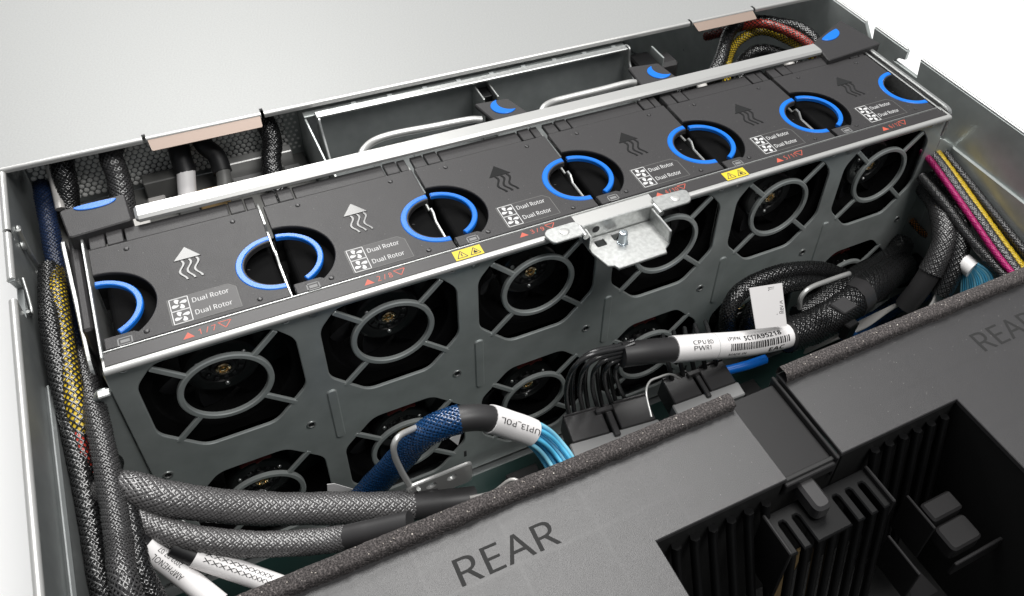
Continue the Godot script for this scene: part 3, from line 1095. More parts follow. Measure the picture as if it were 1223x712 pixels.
	hole.xf = Transform3D(Basis.IDENTITY, V(201, -3.6, 3.85))
	hole.lathe(PackedVector2Array([Vector2(1.9, 0), Vector2(0.01, 0)]), 16)
	put("hole", hole, M.core_black, br)


func swirl(mb: MB, c: Vector3, s: float) -> void:
	# four petal fan symbol
	for q in 4:
		var a0 := q * PI / 2 + 0.25
		for j in 8:
			var f0 := j / 8.0
			var f1 := (j + 1) / 8.0
			var quad := []
			for e in [[f0, 0.0], [f1, 0.0], [f1, 1.0], [f0, 1.0]]:
				var r: float = (0.16 + 0.84 * e[0]) * s
				var w: float = 0.95 * sin(PI * clampf(0.12 + 0.8 * e[0], 0, 1)) * e[1]
				var a: float = a0 + 0.75 * e[0] + w
				quad.append(c + V(cos(a) * r, 0, sin(a) * r))
			mb.flat(quad[0], quad[1], quad[2], quad[3], Vector3.UP)


func build_modules() -> void:
	var proto := thing("fan_module", "dark grey dual rotor fan module behind the red 1 / 7 mark, leftmost of six", "fan module", V(35, -155, -35), "fan modules in the cage")
	var x0 := -0.2
	var x1 := 68.0
	# cover plate, drawn in x / -z with pockets at its two sides
	var cl := Vector2(-1.2, 28.4)
	var cr := Vector2(67.7 + 0.0, 28.4)
	var o := PackedVector2Array([Vector2(x0, 6.6), Vector2(x1, 6.6)])
	var a := asin((x1 - cr.x) / 13.2)
	o.append_array(ring2(cr, 13.2, 28, -PI / 2 - a + 0.02, -PI * 1.5 + a - 0.02))
	o.append_array(PackedVector2Array([Vector2(x1, 65.0), Vector2(x0, 65.0)]))
	o.append_array(ring2(Vector2(x0, 28.6), 20.8, 32, PI / 2, -PI / 2 + 0.62))
	o.append_array(PackedVector2Array([Vector2(10.4, 12.8), Vector2(x0, 12.8)]))
	var m := MB.new()
	m.xf = Transform3D(TOP.basis, Vector3.ZERO)
	m.plate(o, [], -2.6, 0.0, 0.3)
	put("cover_plate", m, M.fan_plastic, proto)
	# hinge strips at the back
	for s in [[0.6, 6.6, -0.2], [7.3, 13.6, 0.1], [14.4, 56.0, -0.35], [56.7, 62.8, 0.1], [63.5, 67.4, -0.2]]:
		put("hinge_strip", bx(V(s[0], -2.4, -74), V(s[1], s[2], -65.3), 0.3), M.fan_plastic, proto)
	# pocket wall: half bowl sinking from the cover
	var pk := MB.new()
	pk.xf = Transform3D(TOP.basis, V(x0, 0, -28.6))
	pk.lathe(PackedVector2Array([Vector2(20.9, -0.6), Vector2(20.2, -5), Vector2(19.0, -12), Vector2(17.0, -17), Vector2(13.2, -21)]), 32, Vector3.ZERO, -1.0, PI / 2)
	put("finger_pocket", pk, M.pocket_black, proto)
	var bl := MB.new()
	bl.xf = Transform3D(TOP.basis, Vector3.ZERO)
	bl.plate(arc2(cl + Vector2(0.3, 0), 14.2, 16.6, PI / 2 - 0.06, -PI / 2 + 0.42), [], -1.6, 0.35, 0.35)
	put("blue_grip", bl, M.blue_plastic, proto)
	var br := MB.new()
	br.xf = Transform3D(TOP.basis, Vector3.ZERO)
	br.plate(arc2(cr, 13.9, 16.6, PI / 2, PI * 1.5), [], -1.6, 0.4, 0.35)
	put("blue_grip", br, M.blue_plastic, proto)
	for p in [V(13.8, 0, -60.1), V(56.2, 0, -60.1), V(56.4, 0, -9.8), V(14.6, 0, -10.2)]:
		rivet(proto, p, "y", 1.1, 0.6, M.smooth_plastic, "bump")
	# embossed air flow arrow
	var ar := MB.new()
	ar.xf = Transform3D(TOP.basis, V(0, -0.02, 0))
	ar.plate(PackedVector2Array([Vector2(29.6, 44.4), Vector2(40.4, 44.4), Vector2(35.0, 52.0)]), [], 0.0, 0.3, 0.12)
	for i in 3:
		var lf := PackedVector2Array()
		var rt := PackedVector2Array()
		for j in 17:
			var f := j / 16.0
			var x := 32.1 + i * 2.9 + 1.05 * sin(f * TAU * 1.2 + 0.4)
			lf.append(Vector2(x - 0.55, 44.0 - 12.0 * f))
			rt.append(Vector2(x + 0.55, 44.0 - 12.0 * f))
		rt.reverse()
		lf.append_array(rt)
		ar.plate(lf, [], 0.0, 0.3, 0.12)
	put("air_flow_arrow", ar, M.gloss_emboss, proto, "", "stuff")
	# printed rating label
	var lb := MB.new()
	lb.xf = Transform3D(TOP.basis, V(0, -0.03, 0))
	lb.plate(PackedVector2Array([Vector2(23.7, 8.8), Vector2(49.4, 8.8), Vector2(49.4, 20.6), Vector2(46.8, 23.3), Vector2(23.7, 23.3)]), [], 0.0, 0.1, 0.03)
	var label := put("rating_label", lb, M.label_black, proto)
	var pr := MB.new()
	var y := 0.1
	var line := [V(23.7, y, -8.8), V(49.4, y, -8.8), V(49.4, y, -20.6), V(46.8, y, -23.3), V(23.7, y, -23.3)]
	for i in 5:
		var p: Vector3 = line[i]
		var q: Vector3 = line[(i + 1) % 5]
		var sd := (q - p).normalized().cross(Vector3.UP) * 0.13
		pr.flat(p - sd, q - sd, q + sd, p + sd, Vector3.UP)
	put("outline", pr, M.chip_grey, label)
	var ic := MB.new()
	for i in 2:
		var zc := -12.6 - i * 7.0
		ic.xf = Transform3D(Basis.IDENTITY, Vector3.ZERO)
		for e in [[V(24.4, y, zc + 3.4), V(31.2, y, zc + 3.4)], [V(31.2, y, zc + 3.4), V(31.2, y, zc - 3.4)], [V(31.2, y, zc - 3.4), V(24.4, y, zc - 3.4)], [V(24.4, y, zc - 3.4), V(24.4, y, zc + 3.4)]]:
			var sd: Vector3 = (e[1] - e[0]).normalized().cross(Vector3.UP) * 0.16
			ic.flat(e[0] - sd, e[1] - sd, e[1] + sd, e[0] + sd, Vector3.UP)
		swirl(ic, V(27.8, y, zc), 3.1)
		letters(ic, "Dual Rotor", on_top(32.6, zc + 1.2, 46.4, zc - 1.5, y))
	put("print", ic, M.print_grey, label, "", "stuff")
	var bt := MB.new()
	for e in [[V(4.4, 0.03, -6.9), V(9.2, 0.03, -6.9)], [V(9.2, 0.03, -6.9), V(9.2, 0.03, -10.4)], [V(9.2, 0.03, -10.4), V(4.4, 0.03, -10.4)], [V(4.4, 0.03, -10.4), V(4.4, 0.03, -6.9)]]:
		var dd: Vector3 = (e[1] - e[0]).normalized()
		var sd := dd.cross(Vector3.UP) * 0.25
		bt.flat(e[0] - sd - dd * 0.25, e[1] - sd + dd * 0.25, e[1] + sd + dd * 0.25, e[0] + sd - dd * 0.25, Vector3.UP)
	bt.flat(V(5.2, 0.03, -7.8), V(8.4, 0.03, -7.8), V(8.4, 0.03, -9.4), V(5.2, 0.03, -9.4), Vector3.UP)
	put("lock_icon", bt, M.lock_print, proto, "", "stuff")
	dust(proto, 3, 66, -63, -9, 0.0, 26, 8)
	# the two fans below the cover
	for row in 2:
		var c := V(35, -33.3 if row == 0 else -118.95, 0)
		var fr := MB.new()
		fr.xf = Transform3D(Basis.IDENTITY, c + V(0, 0, -14))
		fr.plate(rounded(rect2(-32.5, -34.5 if row == 0 else -33.0, 32.5, 27.0 if row == 0 else 36.0), 3.0), [ring2(Vector2.ZERO, 27.0 if row == 0 else 29.5, 40)], -40.0, 9.5, 0.8)
		put("fan_frame", fr, M.frame_black, proto)
		var hb := MB.new()
		hb.xf = Transform3D(Basis.IDENTITY, c + V(0.6, 0.6, -11))
		hb.lathe(PackedVector2Array([Vector2(15.5, -22), Vector2(15.5, -1.8), Vector2(14.6, -0.4), Vector2(13.4, 0.0), Vector2(9.4, 0.0), Vector2(9.0, -0.8), Vector2(5.4, -0.8), Vector2(4.8, 0.8), Vector2(3.4, 1.2), Vector2(3.2, 0.2), Vector2(0.01, 0.2)]), 40)
		var hub := put("rotor_hub", hb, M.fan_black, proto)
		var be := MB.new()
		be.xf = Transform3D(Basis.IDENTITY, c + V(0.6, 0.6, -10))
		be.lathe(PackedVector2Array([Vector2(3.2, -0.6), Vector2(3.1, 0.7), Vector2(2.6, 1.0), Vector2(2.0, 0.7), Vector2(1.7, -0.2), Vector2(1.2, -0.2), Vector2(1.0, 0.9), Vector2(0.01, 1.1)]), 20)
		put("bearing", be, M.brass, hub)
		for q in 3:
			var an := 0.5 + q * TAU / 3.0
			rivet(hub, c + V(0.6 + cos(an) * 10.6, 0.6 + sin(an) * 10.6, -11), "z", 1.0, 0.8, M.bright_steel, "screw")
		for q in 12:
			var an := q * TAU / 12.0
			var nb := MB.new()
			nb.xf = Transform3D(Basis(Vector3(0, 0, 1), an), c + V(0.6, 0.6, -11))
			nb.box(V(6.4, -0.9, -0.9), V(8.6, 0.9, 0.1), 0.3)
			put("notch", nb, M.blade_black, hub)
		for q in 7:
			var an := q * TAU / 7.0 + 0.3
			var bd := MB.new()
			var P := []
			var N := []
			for i in 7:
				var r := lerpf(15.0, 26.4 if row == 0 else 28.6, i / 6.0)
				var prow := PackedVector3Array()
				var nrow := PackedVector3Array()
				for j in 6:
					var f := j / 5.0
					var aa := an + f * 0.85 + (r - 15.0) * 0.03
					prow.append(c + V(0.6 + cos(aa) * r, 0.6 + sin(aa) * r, -13.0 - 14.0 * f + 2.0 * sin(f * PI)))
					nrow.append(V(sin(aa) * 0.5, -cos(aa) * 0.5, 1).normalized())
				P.append(prow)
				N.append(nrow)
			bd.grid(P, N, false)
			put("blade", bd, M.blade_black, hub)
		# red motor leads glimpsed in the frame
		for q in 2:
			put("lead_wire", pipe(smooth([c + V(-6 + q * 7, 18.5 - q * 0.5, -9), c + V(-3 + q * 7, 20.0, -8.6), c + V(0.5 + q * 7, 19.8 - q, -9)]), 1.1, 8), M.lead_red, proto)
	proto.position = V(35, -155, -35) * MM
	var words := ["", "2 / 8", "3 / 9", "4 / 10", "5 / 11", "6 / 12"]
	var seat := ["", "second from the left", "third from the left", "fourth from the left", "fifth from the left", "rightmost of six"]
	for k in range(1, 6):
		var c: Node3D = proto.duplicate()
		c.name = numbered("fan_module")
		rng.seed = 300 + k
		c.position = V(35 + 70 * k + rng.randf_range(-0.2, 0.2), -155 + rng.randf_range(-0.25, 0.2), -35 + rng.randf_range(-0.3, 0.2)) * MM
		c.rotation = Vector3(rng.randf_range(-0.003, 0.003), rng.randf_range(-0.0025, 0.0025), rng.randf_range(-0.003, 0.003))
		c.set_meta("label", "dark grey dual rotor fan module behind the red %s mark, %s" % [words[k], seat[k]])
		add_child(c)


func build_board() -> void:
	var b := thing("circuit_board", "dark green circuit board on the case floor in front of the fans", "circuit board", V(207, -164, 120))
	put("board", bx(V(-20, -162, 6), V(436, -160, 330), 0.2), M.board_green, b)
	for p in [[70, 40, 14, 8, 6], [150, 18, 18, 6, 9], [300, 20, 12, 10, 8], [168, 66, 14, 10, 30], [330, 60, 16, 8, 8], [236, 24, 10, 6, 6], [262, 30, 14, 6, 4]]:
		put("component", bx(V(p[0], -160, p[1]), V(p[0] + p[2], -160 + p[4], p[1] + p[3]), 0.5), M.smooth_plastic, b)


# plug: block with a groove, seen from above; box corners follow two edge directions
func plug_block(parent: Node3D, called: String, o: Vector3, u: Vector3, w: Vector3, h: Vector3, mt: Material, b := 0.5) -> MeshInstance3D:
	var m := MB.new()
	m.box(V(0, 0, 0), V(u.length(), h.length(), w.length()), b)
	var x := Transform3D(Basis(u.normalized(), h.normalized(), w.normalized()), o)
	for i in m.v.size():
		m.v[i] = x * m.v[i]
		m.n[i] = x.basis * m.n[i]
	return put(called, m, mt, parent)


func along(path: PackedVector3Array, f0: float, f1: float, r: float, a0: float, a1: float, toward: Vector3) -> Callable:
	# wraps (0..1, 0..1) on a tube round the path: x runs along, y round; angle 0 faces toward
	var fr := MB.frames(path)
	var n := path.size() - 1
	return func(p: Vector2) -> Array:
		var f := lerpf(f0, f1, p.x) * n
		var i := clampi(int(f), 0, n - 1)
		var t := f - i
		var c := path[i].lerp(path[i + 1], t)
		var tg: Vector3 = (fr[i][2] as Vector3).lerp(fr[i + 1][2], t).normalized()
		var u := (toward - tg * toward.dot(tg)).normalized()
		var w := tg.cross(u)
		var a := lerpf(a0, a1, p.y)
		var d := u * cos(a) - w * sin(a)
		return [c + d * r, d]


func build_cables() -> void:
	var eye := V(44.955, 266.25, 258.827)
	# left wall bundle
	var ly := smooth([V(-18, -22.8, -81.4), V(-17, -17.2, -64.2), V(-17, -17.8, -30), V(-17, -25.3, 11.7), V(-17, -29.1, 36), V(-17, -32.8, 65.2), V(-17, -62, 110), V(-17, -90, 160)])
	braided("sleeved_cable", "black net sleeve over yellow wires running down the left case wall", smooth([V(-18, -23.5, -84.5), V(-17, -17.2, -64.2), V(-17, -17.8, -30), V(-17, -22.2, -2.5), V(-18, -30.4, 9.4), V(-22, -62, 40), V(-23, -100, 90)]), 4.2, "wire_yellow", "nylon_black", 10, 26.0, 0.75, "cables along the left case wall")
	braided("sleeved_cable", "black braided cable hugging the left wall outside the yellow one", smooth([V(-20, -22.3, -87.4), V(-20, -14.8, -47.8), V(-20, -18.7, -18.4), V(-20, -28.7, 11.7), V(-20, -34.9, 38.2), V(-20, -38.4, 64), V(-20, -90, 150)]), 4.0, "core_black", "nylon_black", 12, 24.0, 0.8, "cables along the left case wall")
	braided("sleeved_cable", "red wire cable under black net between yellow and black cables", smooth([V(-19, -14.8, -37.6), V(-19, -26, -15.2), V(-18, -25.4, 7), V(-18, -35.7, 27.4), V(-18, -60, 90)]), 2.6, "wire_red", "nylon_black", 8, 20.0, 0.6, "cables along the left case wall")
	braided("sleeved_cable", "grey braided cable curving down beside the left fan opening", smooth([V(-14, -50, -50), V(-14, -26.8, -33), V(-12.5, -23.9, -14.9), V(-11, -23.1, 3.8), V(-10, -22.8, 28.6), V(-9, -17.9, 61), V(-8, -12.5, 86.8), V(-8, -70, 130)]), 4.3, "core_black", "nylon_grey", 16, 26.0, 0.7, "cables along the left case wall")
	braided("sleeved_cable", "dark braided cable right of the grey one at the lower left", smooth([V(-16, -70, -10), V(-10.6, -28.9, 24), V(-6.7, -26.3, 50), V(-6.7, -33.2, 70), V(6, -80, 110)]), 4.0, "core_black", "nylon_black", 15, 26.0, 0.7, "cables along the left case wall")
	# two silver braided cables crossing in front of the fans
	var h1 := smooth([V(-27.5, -62.5, 10), V(-16.6, -41.9, 24), V(-5.2, -25.1, 38), V(6.2, -28.5, 46), V(31.1, -44, 52), V(59.6, -55.9, 58), V(84.5, -65.3, 63), V(101.5, -71.4, 65), V(114.2, -74.9, 67)], 1.0)
	var c1 := thing("signal_cable", "thick silver braided cable, upper of two crossing below the fans", "cable", h1[h1.size() / 2], "silver braided cables below the fans")
	sleeve(c1, part_of(h1, 0.0, 0.82), 6.2, "core_black", "nylon_silver", 24, 42.0, 0.9)
	put("shrink_tube", pipe(part_of(h1, 0.815, 0.91), 6.0, 18), M.shrink_tube, c1)
	put("shrink_tube", pipe(part_of(h1, 0.905, 1.0), 5.4, 18), M.shrink_tube, c1)
	for i in 9:
		var k := (i - 4) * 1.1
		put("silver_wire", pipe(smooth([V(111.9, -73.9, 67) + V(0, k, k * 0.4), V(120.3, -72, 70) + V(0, k * 1.1, k * 0.4), V(130.3, -63.6, 76) + V(0, k * 1.1, 0), V(140, -90 + k, 92)]), 0.8, 6), M.wire_silver, c1)
	var h2 := smooth([V(-29.1, -69.7, 20), V(-17.2, -46.9, 32), V(-6.5, -29.8, 45), V(-1.1, -32, 52), V(10.4, -36.8, 60), V(27.8, -45.1, 66), V(52.2, -48.9, 74), V(67.4, -44.9, 80), V(82, -39.7, 86)], 1.0)
	var c2 := thing("signal_cable", "silver braided cable, lower of two, ending in black tube by the foam strip", "cable", h2[h2.size() / 2], "silver braided cables below the fans")
	sleeve(c2, part_of(h2, 0.0, 0.79), 4.7, "core_black", "nylon_silver", 20, 33.0, 0.8)
	put("shrink_tube", pipe(part_of(h2, 0.785, 1.0), 4.6, 16), M.shrink_tube, c2)
	# cables with printed paper labels at the bottom left
	var l1 := smooth([V(-8.4, -26.4, 52), V(-3.9, -35.1, 58), V(4.5, -46.8, 68), V(12.4, -52.2, 80)], 1.0)
	var k1 := thing("labelled_cable", "cable wrapped in a white maker label at the lower left corner", "cable", l1[l1.size() / 2], "paper labelled cables at the lower left")
	put("core", pipe(l1, 3.6, 14), M.core_black, k1)
	var pl1 := put("paper_label", pipe(part_of(l1, 0.22, 1.0), 4.0, 18), M.paper, k1)
	var t1 := MB.new()
	letters(t1, "AMPHENOL", along(l1, 0.72, 0.32, 4.15, 0.0, -0.5, eye - l1[20]))
	letters(t1, "2022.07.07", along(l1, 0.62, 0.32, 4.15, 0.75, 0.3, eye - l1[20]))
	put("lettering", t1, M.print_black, pl1)
	var l2 := smooth([V(3.4, -36.6, 60), V(9.2, -41.7, 64), V(24.7, -52.5, 74), V(36.6, -56.6, 84)], 1.0)
	var k2 := thing("labelled_cable", "cable in a white label of small crosses below the silver cables", "cable", l2[l2.size() / 2], "paper labelled cables at the lower left")
	put("core", pipe(l2, 3.6, 14), M.core_black, k2)
	var pl2 := put("paper_label", pipe(part_of(l2, 0.2, 0.95), 4.0, 18), M.paper, k2)
	var t2 := MB.new()
	letters(t2, "XXXXXXXXXX", along(l2, 0.8, 0.25, 4.15, 0.7, 0.35, eye - l2[20]))
	letters(t2, "XXXXXXXXXX", along(l2, 0.8, 0.25, 4.15, 0.15, -0.2, eye - l2[20]))
	put("lettering", t2, M.print_black, pl2)
	var l3 := smooth([V(3.2, -51, 40), V(6.9, -53.7, 44), V(12.5, -56.6, 48), V(27.5, -65.2, 50)], 1.0)
	solo("paper_tag", pipe(part_of(l3, 0.1, 0.5), 2.2, 12), M.paper, "small white tag peeping out between the two silver cables", "tag")
	# blue braided cable with cyan wires
	var bp := smooth([V(72.5, -96.1, 34), V(81.2, -80.5, 38), V(90.7, -60.8, 44), V(99.8, -41.5, 50), V(111.2, -33.4, 54), V(123, -35.6, 56), V(135.1, -45.6, 58), V(145.6, -55.3, 61), V(152.4, -66.8, 66), V(153.8, -71.1, 72)], 1.0)
	var c3 := thing("blue_cable", "blue braided cable arching over the silver bracket to cyan wires", "cable", bp[bp.size() / 2])
	sleeve(c3, part_of(bp, 0.0, 0.635), 5.8, "core_black", "nylon_blue", 20, 36.0, 0.85)
	put("shrink_tube", pipe(part_of(bp, 0.63, 0.73), 5.5, 18), M.shrink_tube, c3)
	var pl3 := put("paper_label", pipe(part_of(bp, 0.72, 0.855), 6.0, 22), M.paper, c3)
	var t3 := MB.new()
	letters(t3, "UPI3_P0L", along(bp, 0.85, 0.725, 6.2, 0.75, 0.3, V(-0.1, 0.55, 1.0)))
	put("lettering", t3, M.print_black, pl3)
	for i in 16:
		var a := TAU * i / 16.0 * 2.0
		var rr := 4.6 if i < 10 else 2.4
		var f := bp.size() - 1
		var pts := []
		for q in [0.82, 0.88, 0.94, 1.0]:
			var ii := int(q * f)
			var fr := MB.frames(bp)
			var sp: float = 1.0 + (q - 0.82) * 1.6
			pts.append(bp[ii] + (fr[ii][0] * cos(a) + fr[ii][1] * sin(a)) * rr * sp)
		pts.append(pts[3] + V(2 + cos(a) * 2, -26, 10 + sin(a)))
		put("cyan_wire", pipe(smooth(pts), 1.0, 7), M.wire_cyan if i % 3 else M.wire_cyan_pale, c3)
	# power cable across the fans
	var pw := smooth([V(199, -51.5, 40), V(213, -53.9, 42), V(239.9, -62, 44), V(273.5, -74.1, 45), V(296.4, -79.9, 45), V(321.7, -84.5, 43), V(346.5, -85.1, 38), V(378.3, -89.8, 28), V(413, -100.9, 16), V(420, -110, 8)], 1.0)
	var c4 := thing("power_cable", "black braided power cable with white part label across the lower fans", "cable", pw[pw.size() / 2])
	var cnt := float(pw.size() - 1)
	put("shrink_tube", pipe(part_of(pw, 0.0, 0.10), 6.0, 18), M.shrink_tube, c4)
	var pl4 := put("paper_label", pipe(part_of(pw, 0.09, 0.42), 6.6, 26), M.paper, c4)
	put("label_seam", pipe(part_of(pw, 0.185, 0.188), 6.65, 26), M.print_grey, pl4)
	sleeve(c4, part_of(pw, 0.42, 1.0), 9.4, "core_black", "nylon_black", 26, 54.0, 1.0)
	var face4 := eye - pw[40]
	var t4 := MB.new()
	letters(t4, "SC17A95218", along(pw, 0.272, 0.385, 6.78, 0.24, 0.62, face4), true)
	letters(t4, "(P)PN", along(pw, 0.215, 0.258, 6.78, 0.30, 0.62, face4))
	letters(t4, "CPU BD", along(pw, 0.115, 0.165, 6.78, 0.22, 0.52, face4))
	letters(t4, "PWR1", along(pw, 0.115, 0.155, 6.78, -0.2, 0.1, face4))
	letters(t4, "MADE IN", along(pw, 0.22, 0.28, 6.78, -0.85, -0.66, face4))
	letters(t4, "EAC", along(pw, 0.35, 0.39, 6.78, -0.95, -0.6, face4), true)
	put("lettering", t4, M.print_black, pl4)
	var t5 := MB.new()
	bars(t5, 5, 34, along(pw, 0.222, 0.402, 6.75, -0.45, 0.08, face4))
	put("barcode", t5, M.print_black, pl4)
	# wires to the plug
	var pu := (V(217.2, -92, 39) - V(173.6, -92, 33.8))
	for row in 2:
		for i in (5 if row == 0 else 4):
			var f := (i + 0.3) / 4.9
			var sink := V(1.6, -2.2, -3.6) * row
			var e: Vector3 = (V(175, -92, 33.9)).lerp(V(211.7, -92, 37.5), f) + V(0, -1.8, -0.4) + V(3.6, -3.6, 0) * row
			var b: Vector3 = (V(171, -61.2, 37)).lerp(V(203, -72.2, 39), f) + sink + V(3.2, 0, 0) * row
			var c: Vector3 = (V(176.8, -41.6, 41)).lerp(V(199.3, -60.4, 41), f) + sink + V(2.0, -1.0, 0) * row
			var st: Vector3 = (V(199.3, -45.6, 40)).lerp(V(200.6, -58.4, 40), f) + sink * 0.8
			put("wire", pipe(smooth([st + V(6, 0, 0), st, c, b, e, e + V(0.2, -1.5, 3)], 1.0), 1.15, 8), M.wire_black, c4)
	var zv := V(0.35, -0.12, 1).normalized()
	make_plug(c4, V(173.6, -92, 33.8), pu, zv)
	# second plug with a short bundle behind the label
	var c5 := thing("power_cable", "black power plug with short wires tucked behind the printed label", "cable", V(242.9, -86, 44.3))
	var pu2 := (V(262.3, -86, 40) - V(226.6, -86, 38.5))
	make_plug(c5, V(226.6, -86, 38.5), pu2, zv)
	for i in 5:
		var tp: Vector3 = V(228.5, -86, 37.7) + pu2 * ((i + 0.5) / 5.5) + V(0, -1.5, 3)
		put("wire", pipe(smooth([tp + V(0, -6, 1), tp, tp + V(-1, 9, -4), tp + V(2, 12, -14), tp + V(8, 6, -24)]), 1.25, 8), M.wire_black, c5)
	# tag, clip, wire bail
	var tg := thing("white_tag", "white paper tag standing on the black braided power cable", "tag", V(281.5, -61.9, 48))
	var ta: Vector3 = V(271, -57.8, 49)
	var tb: Vector3 = V(294.5, -68.4, 47)
	var tc: Vector3 = V(297.2, -51.2, 33)
	var td: Vector3 = V(273.4, -42.9, 35)
	var tm := MB.new()
	var nn := (tb - ta).cross(td - ta).normalized()
	tm.flat(ta, tb, tc, td, nn)
	tm.flat(ta - nn * 0.25, tb - nn * 0.25, tc - nn * 0.25, td - nn * 0.25, -nn)
	for e in [[ta, tb], [tb, tc], [tc, td], [td, ta]]:
		tm.flat(e[0], e[1], e[1] - nn * 0.25, e[0] - nn * 0.25, (e[0] + e[1]) * 0.5 - (ta + tc) * 0.5)
	var paper := put("paper", tm, M.paper, tg)
	var tt := MB.new()
	var on_tag := func(u0: float, v0: float, u1: float, v1: float) -> Callable:
		return func(p: Vector2) -> Array:
			var u := lerpf(u0, u1, p.y)
			var v := lerpf(v0, v1, p.x)
			return [ta.lerp(tb, u).lerp(td.lerp(tc, u), v) + nn * 0.12, nn]
	letters(tt, "M1274667-001", on_tag.call(0.74, 0.28, 0.54, 0.94))
	letters(tt, "Rev A", on_tag.call(0.95, 0.30, 0.80, 0.60))
	put("lettering", tt, M.print_black, paper)
	var cp := thing("cable_clip", "black plastic clip clasping the braided power cable near its right bend", "cable clip", V(345.1, -94.3, 42))
	var cw := MB.new()
	cw.tube(part_of(pw, 0.62, 0.675), 10.6, 10)
	put("band", cw, M.smooth_plastic, cp)
	plug_block(cp, "latch", V(316, -60.4, 50), V(12, -2, -3), V(3, 0, 9), V(0, 3, 1), M.smooth_plastic, 0.7)
	plug_block(cp, "base", V(330.6, -89.6, 52), V(9, -1.5, -2), V(1, 0, 4), V(0, 12, 1), M.black_plastic, 0.7)
	solo("wire_bail", pipe(smooth([V(315.1, -77.1, 34), V(313.6, -68, 34), V(318.4, -64.6, 33), V(335.6, -68.2, 30), V(354, -73.2, 27), V(352, -78, 24)]), 1.4, 10), M.white_metal, "bent silver wire bail rising behind the braided power cable", "wire bail")
	braided("looped_cable", "black braided cable arching behind the white tag, upper strand", smooth([V(277.3, -91.5, 24), V(279, -71, 20), V(294.8, -66.2, 16), V(322.5, -69.8, 14), V(354.5, -84.3, 13), V(391.6, -115.6, 12), V(392, -120, 8)]), 4.6, "core_black", "nylon_black", 14, 30.0, 0.9, "black cables looping before the right fans")
	braided("looped_cable", "black braided cable arching behind the white tag, lower strand", smooth([V(288.9, -94.9, 26), V(293.6, -73.5, 24), V(310.9, -69.8, 22), V(338.7, -80.8, 20), V(368, -99.9, 18), V(388, -112, 12)]), 4.4, "core_black", "nylon_black", 14, 30.0, 0.9, "black cables looping before the right fans")
	braided("looped_cable", "flat black braided cable rising to the right above the clip", smooth([V(317.7, -86.4, 34), V(348.3, -84, 28), V(381, -91.2, 18), V(413.5, -97.2, 10), V(424, -96, 4)]), 7.0, "core_black", "nylon_black", 22, 42.0, 0.85, "black cables looping before the right fans")
	solo("blue_tab", pipe(smooth([V(266.9, -98.7, 40), V(278.5, -98.2, 42), V(292, -99.5, 42)]), 2.6, 10), M.blue_plastic, "bright blue plastic tab just below the printed power cable label", "plastic tab")
	# silver bracket with a wire loop
	var bk := thing("cable_bracket", "small silver bracket with two holes and a bent wire loop under the blue cable", "bracket", V(101.8, -66, 60))
	var ba: Vector3 = V(88.7, -56.8, 60)
	var bb: Vector3 = V(116.4, -56.7, 60)
	var ux := (bb - ba).normalized()
	var uy := V(0, 1, 0.1)
	uy = (uy - ux * uy.dot(ux)).normalized()
	var W := ba.distance_to(bb)
	var pm := MB.new()
	pm.xf = Transform3D(Basis(ux, uy, ux.cross(uy)), ba)
	pm.plate(rounded(PackedVector2Array([Vector2(-1, -16), Vector2(W, -16), Vector2(W, 0.5), Vector2(-1, 0)]), 3.0), [ring2(Vector2(9.5, -5.4), 1.9, 14), ring2(Vector2(18.5, -5.4), 1.9, 14)], 0.0, 1.4, 0.45)
	put("plate", pm, M.white_metal, bk)
	put("wire_loop", pipe(smooth([ba + ux * 1 - uy * 1.5, V(87.1, -46.3, 58), V(86, -35.4, 56), V(88.4, -31.5, 54), V(94.9, -35.1, 50), V(103.1, -40.5, 46)]), 1.3, 10), M.white_metal, bk)
	put("tab", pipe(PackedVector3Array([ba + ux * 4 - uy * 8 + pm.xf.basis.z * 1.4, ba + ux * 4 - uy * 4 + pm.xf.basis.z * 1.4]), 0.9, 8), M.bright_steel, bk)
	var cn := MB.new()
	cn.plate(PackedVector2Array([Vector2(0, 0), Vector2(7, 5), Vector2(4, -8)]), [], 0.0, 0.3, 0.05)
	for i in cn.v.size():
		cn.v[i] += V(122.2, -105.4, 14)
	solo("paper_corner", cn, M.paper, "white paper corner poking out under the arching blue cable", "paper tag")
	var cn2 := MB.new()
	cn2.plate(PackedVector2Array([Vector2(-2, -7), Vector2(10, -10), Vector2(2, 0.5), Vector2(-1, 2)]), [], 0.0, 0.3, 0.05)
	for i in cn2.v.size():
		cn2.v[i] += V(62.2, -88.3, 26)
	solo("paper_corner", cn2, M.paper, "white paper corner behind the upper silver cable below the second fan", "paper tag")
	solo("thin_wire_hoop", pipe(smooth([V(198, -60, 71.2), V(200.6, -56, 61.4), V(206.4, -58, 55), V(212.2, -60, 53.3), V(221.5, -66, 50.1), V(232.1, -80, 45.7)]), 0.55, 8), M.white_metal, "thin bent silver wire between the two black plugs", "wire")
	# right hand side: coloured cables along the right wall
	var gr := "cables along the right case wall"
	braided("wall_cable", "yellow wire cable under fine net along the right case wall", smooth([V(428, -28.7, -9.3), V(430, -32.3, -1.4), V(432, -41, 20.9), V(433, -52.3, 52.5), V(434, -63, 86.2)]), 2.5, "wire_yellow", "wire_yellow", 9, 20.0, 0.5, gr)
	braided("wall_cable", "magenta wire cable left of the yellow one along the right wall", smooth([V(420, -30, -5.7), V(420, -31.4, 3.2), V(420, -37.4, 22.1), V(420, -44.8, 43.7), V(421, -52.8, 64.2), V(421, -57.8, 89.2)]), 1.9, "wire_magenta", "wire_magenta", 8, 18.0, 0.5, gr)
	braided("wall_cable", "grey braided cable between the magenta and yellow cables", smooth([V(425, -31, -5.1), V(425, -33.5, 5.7), V(426, -41.6, 27.2), V(427, -50, 49.6), V(428, -61.3, 81.8)]), 3.4, "core_black", "nylon_grey", 12, 22.0, 0.8, gr)
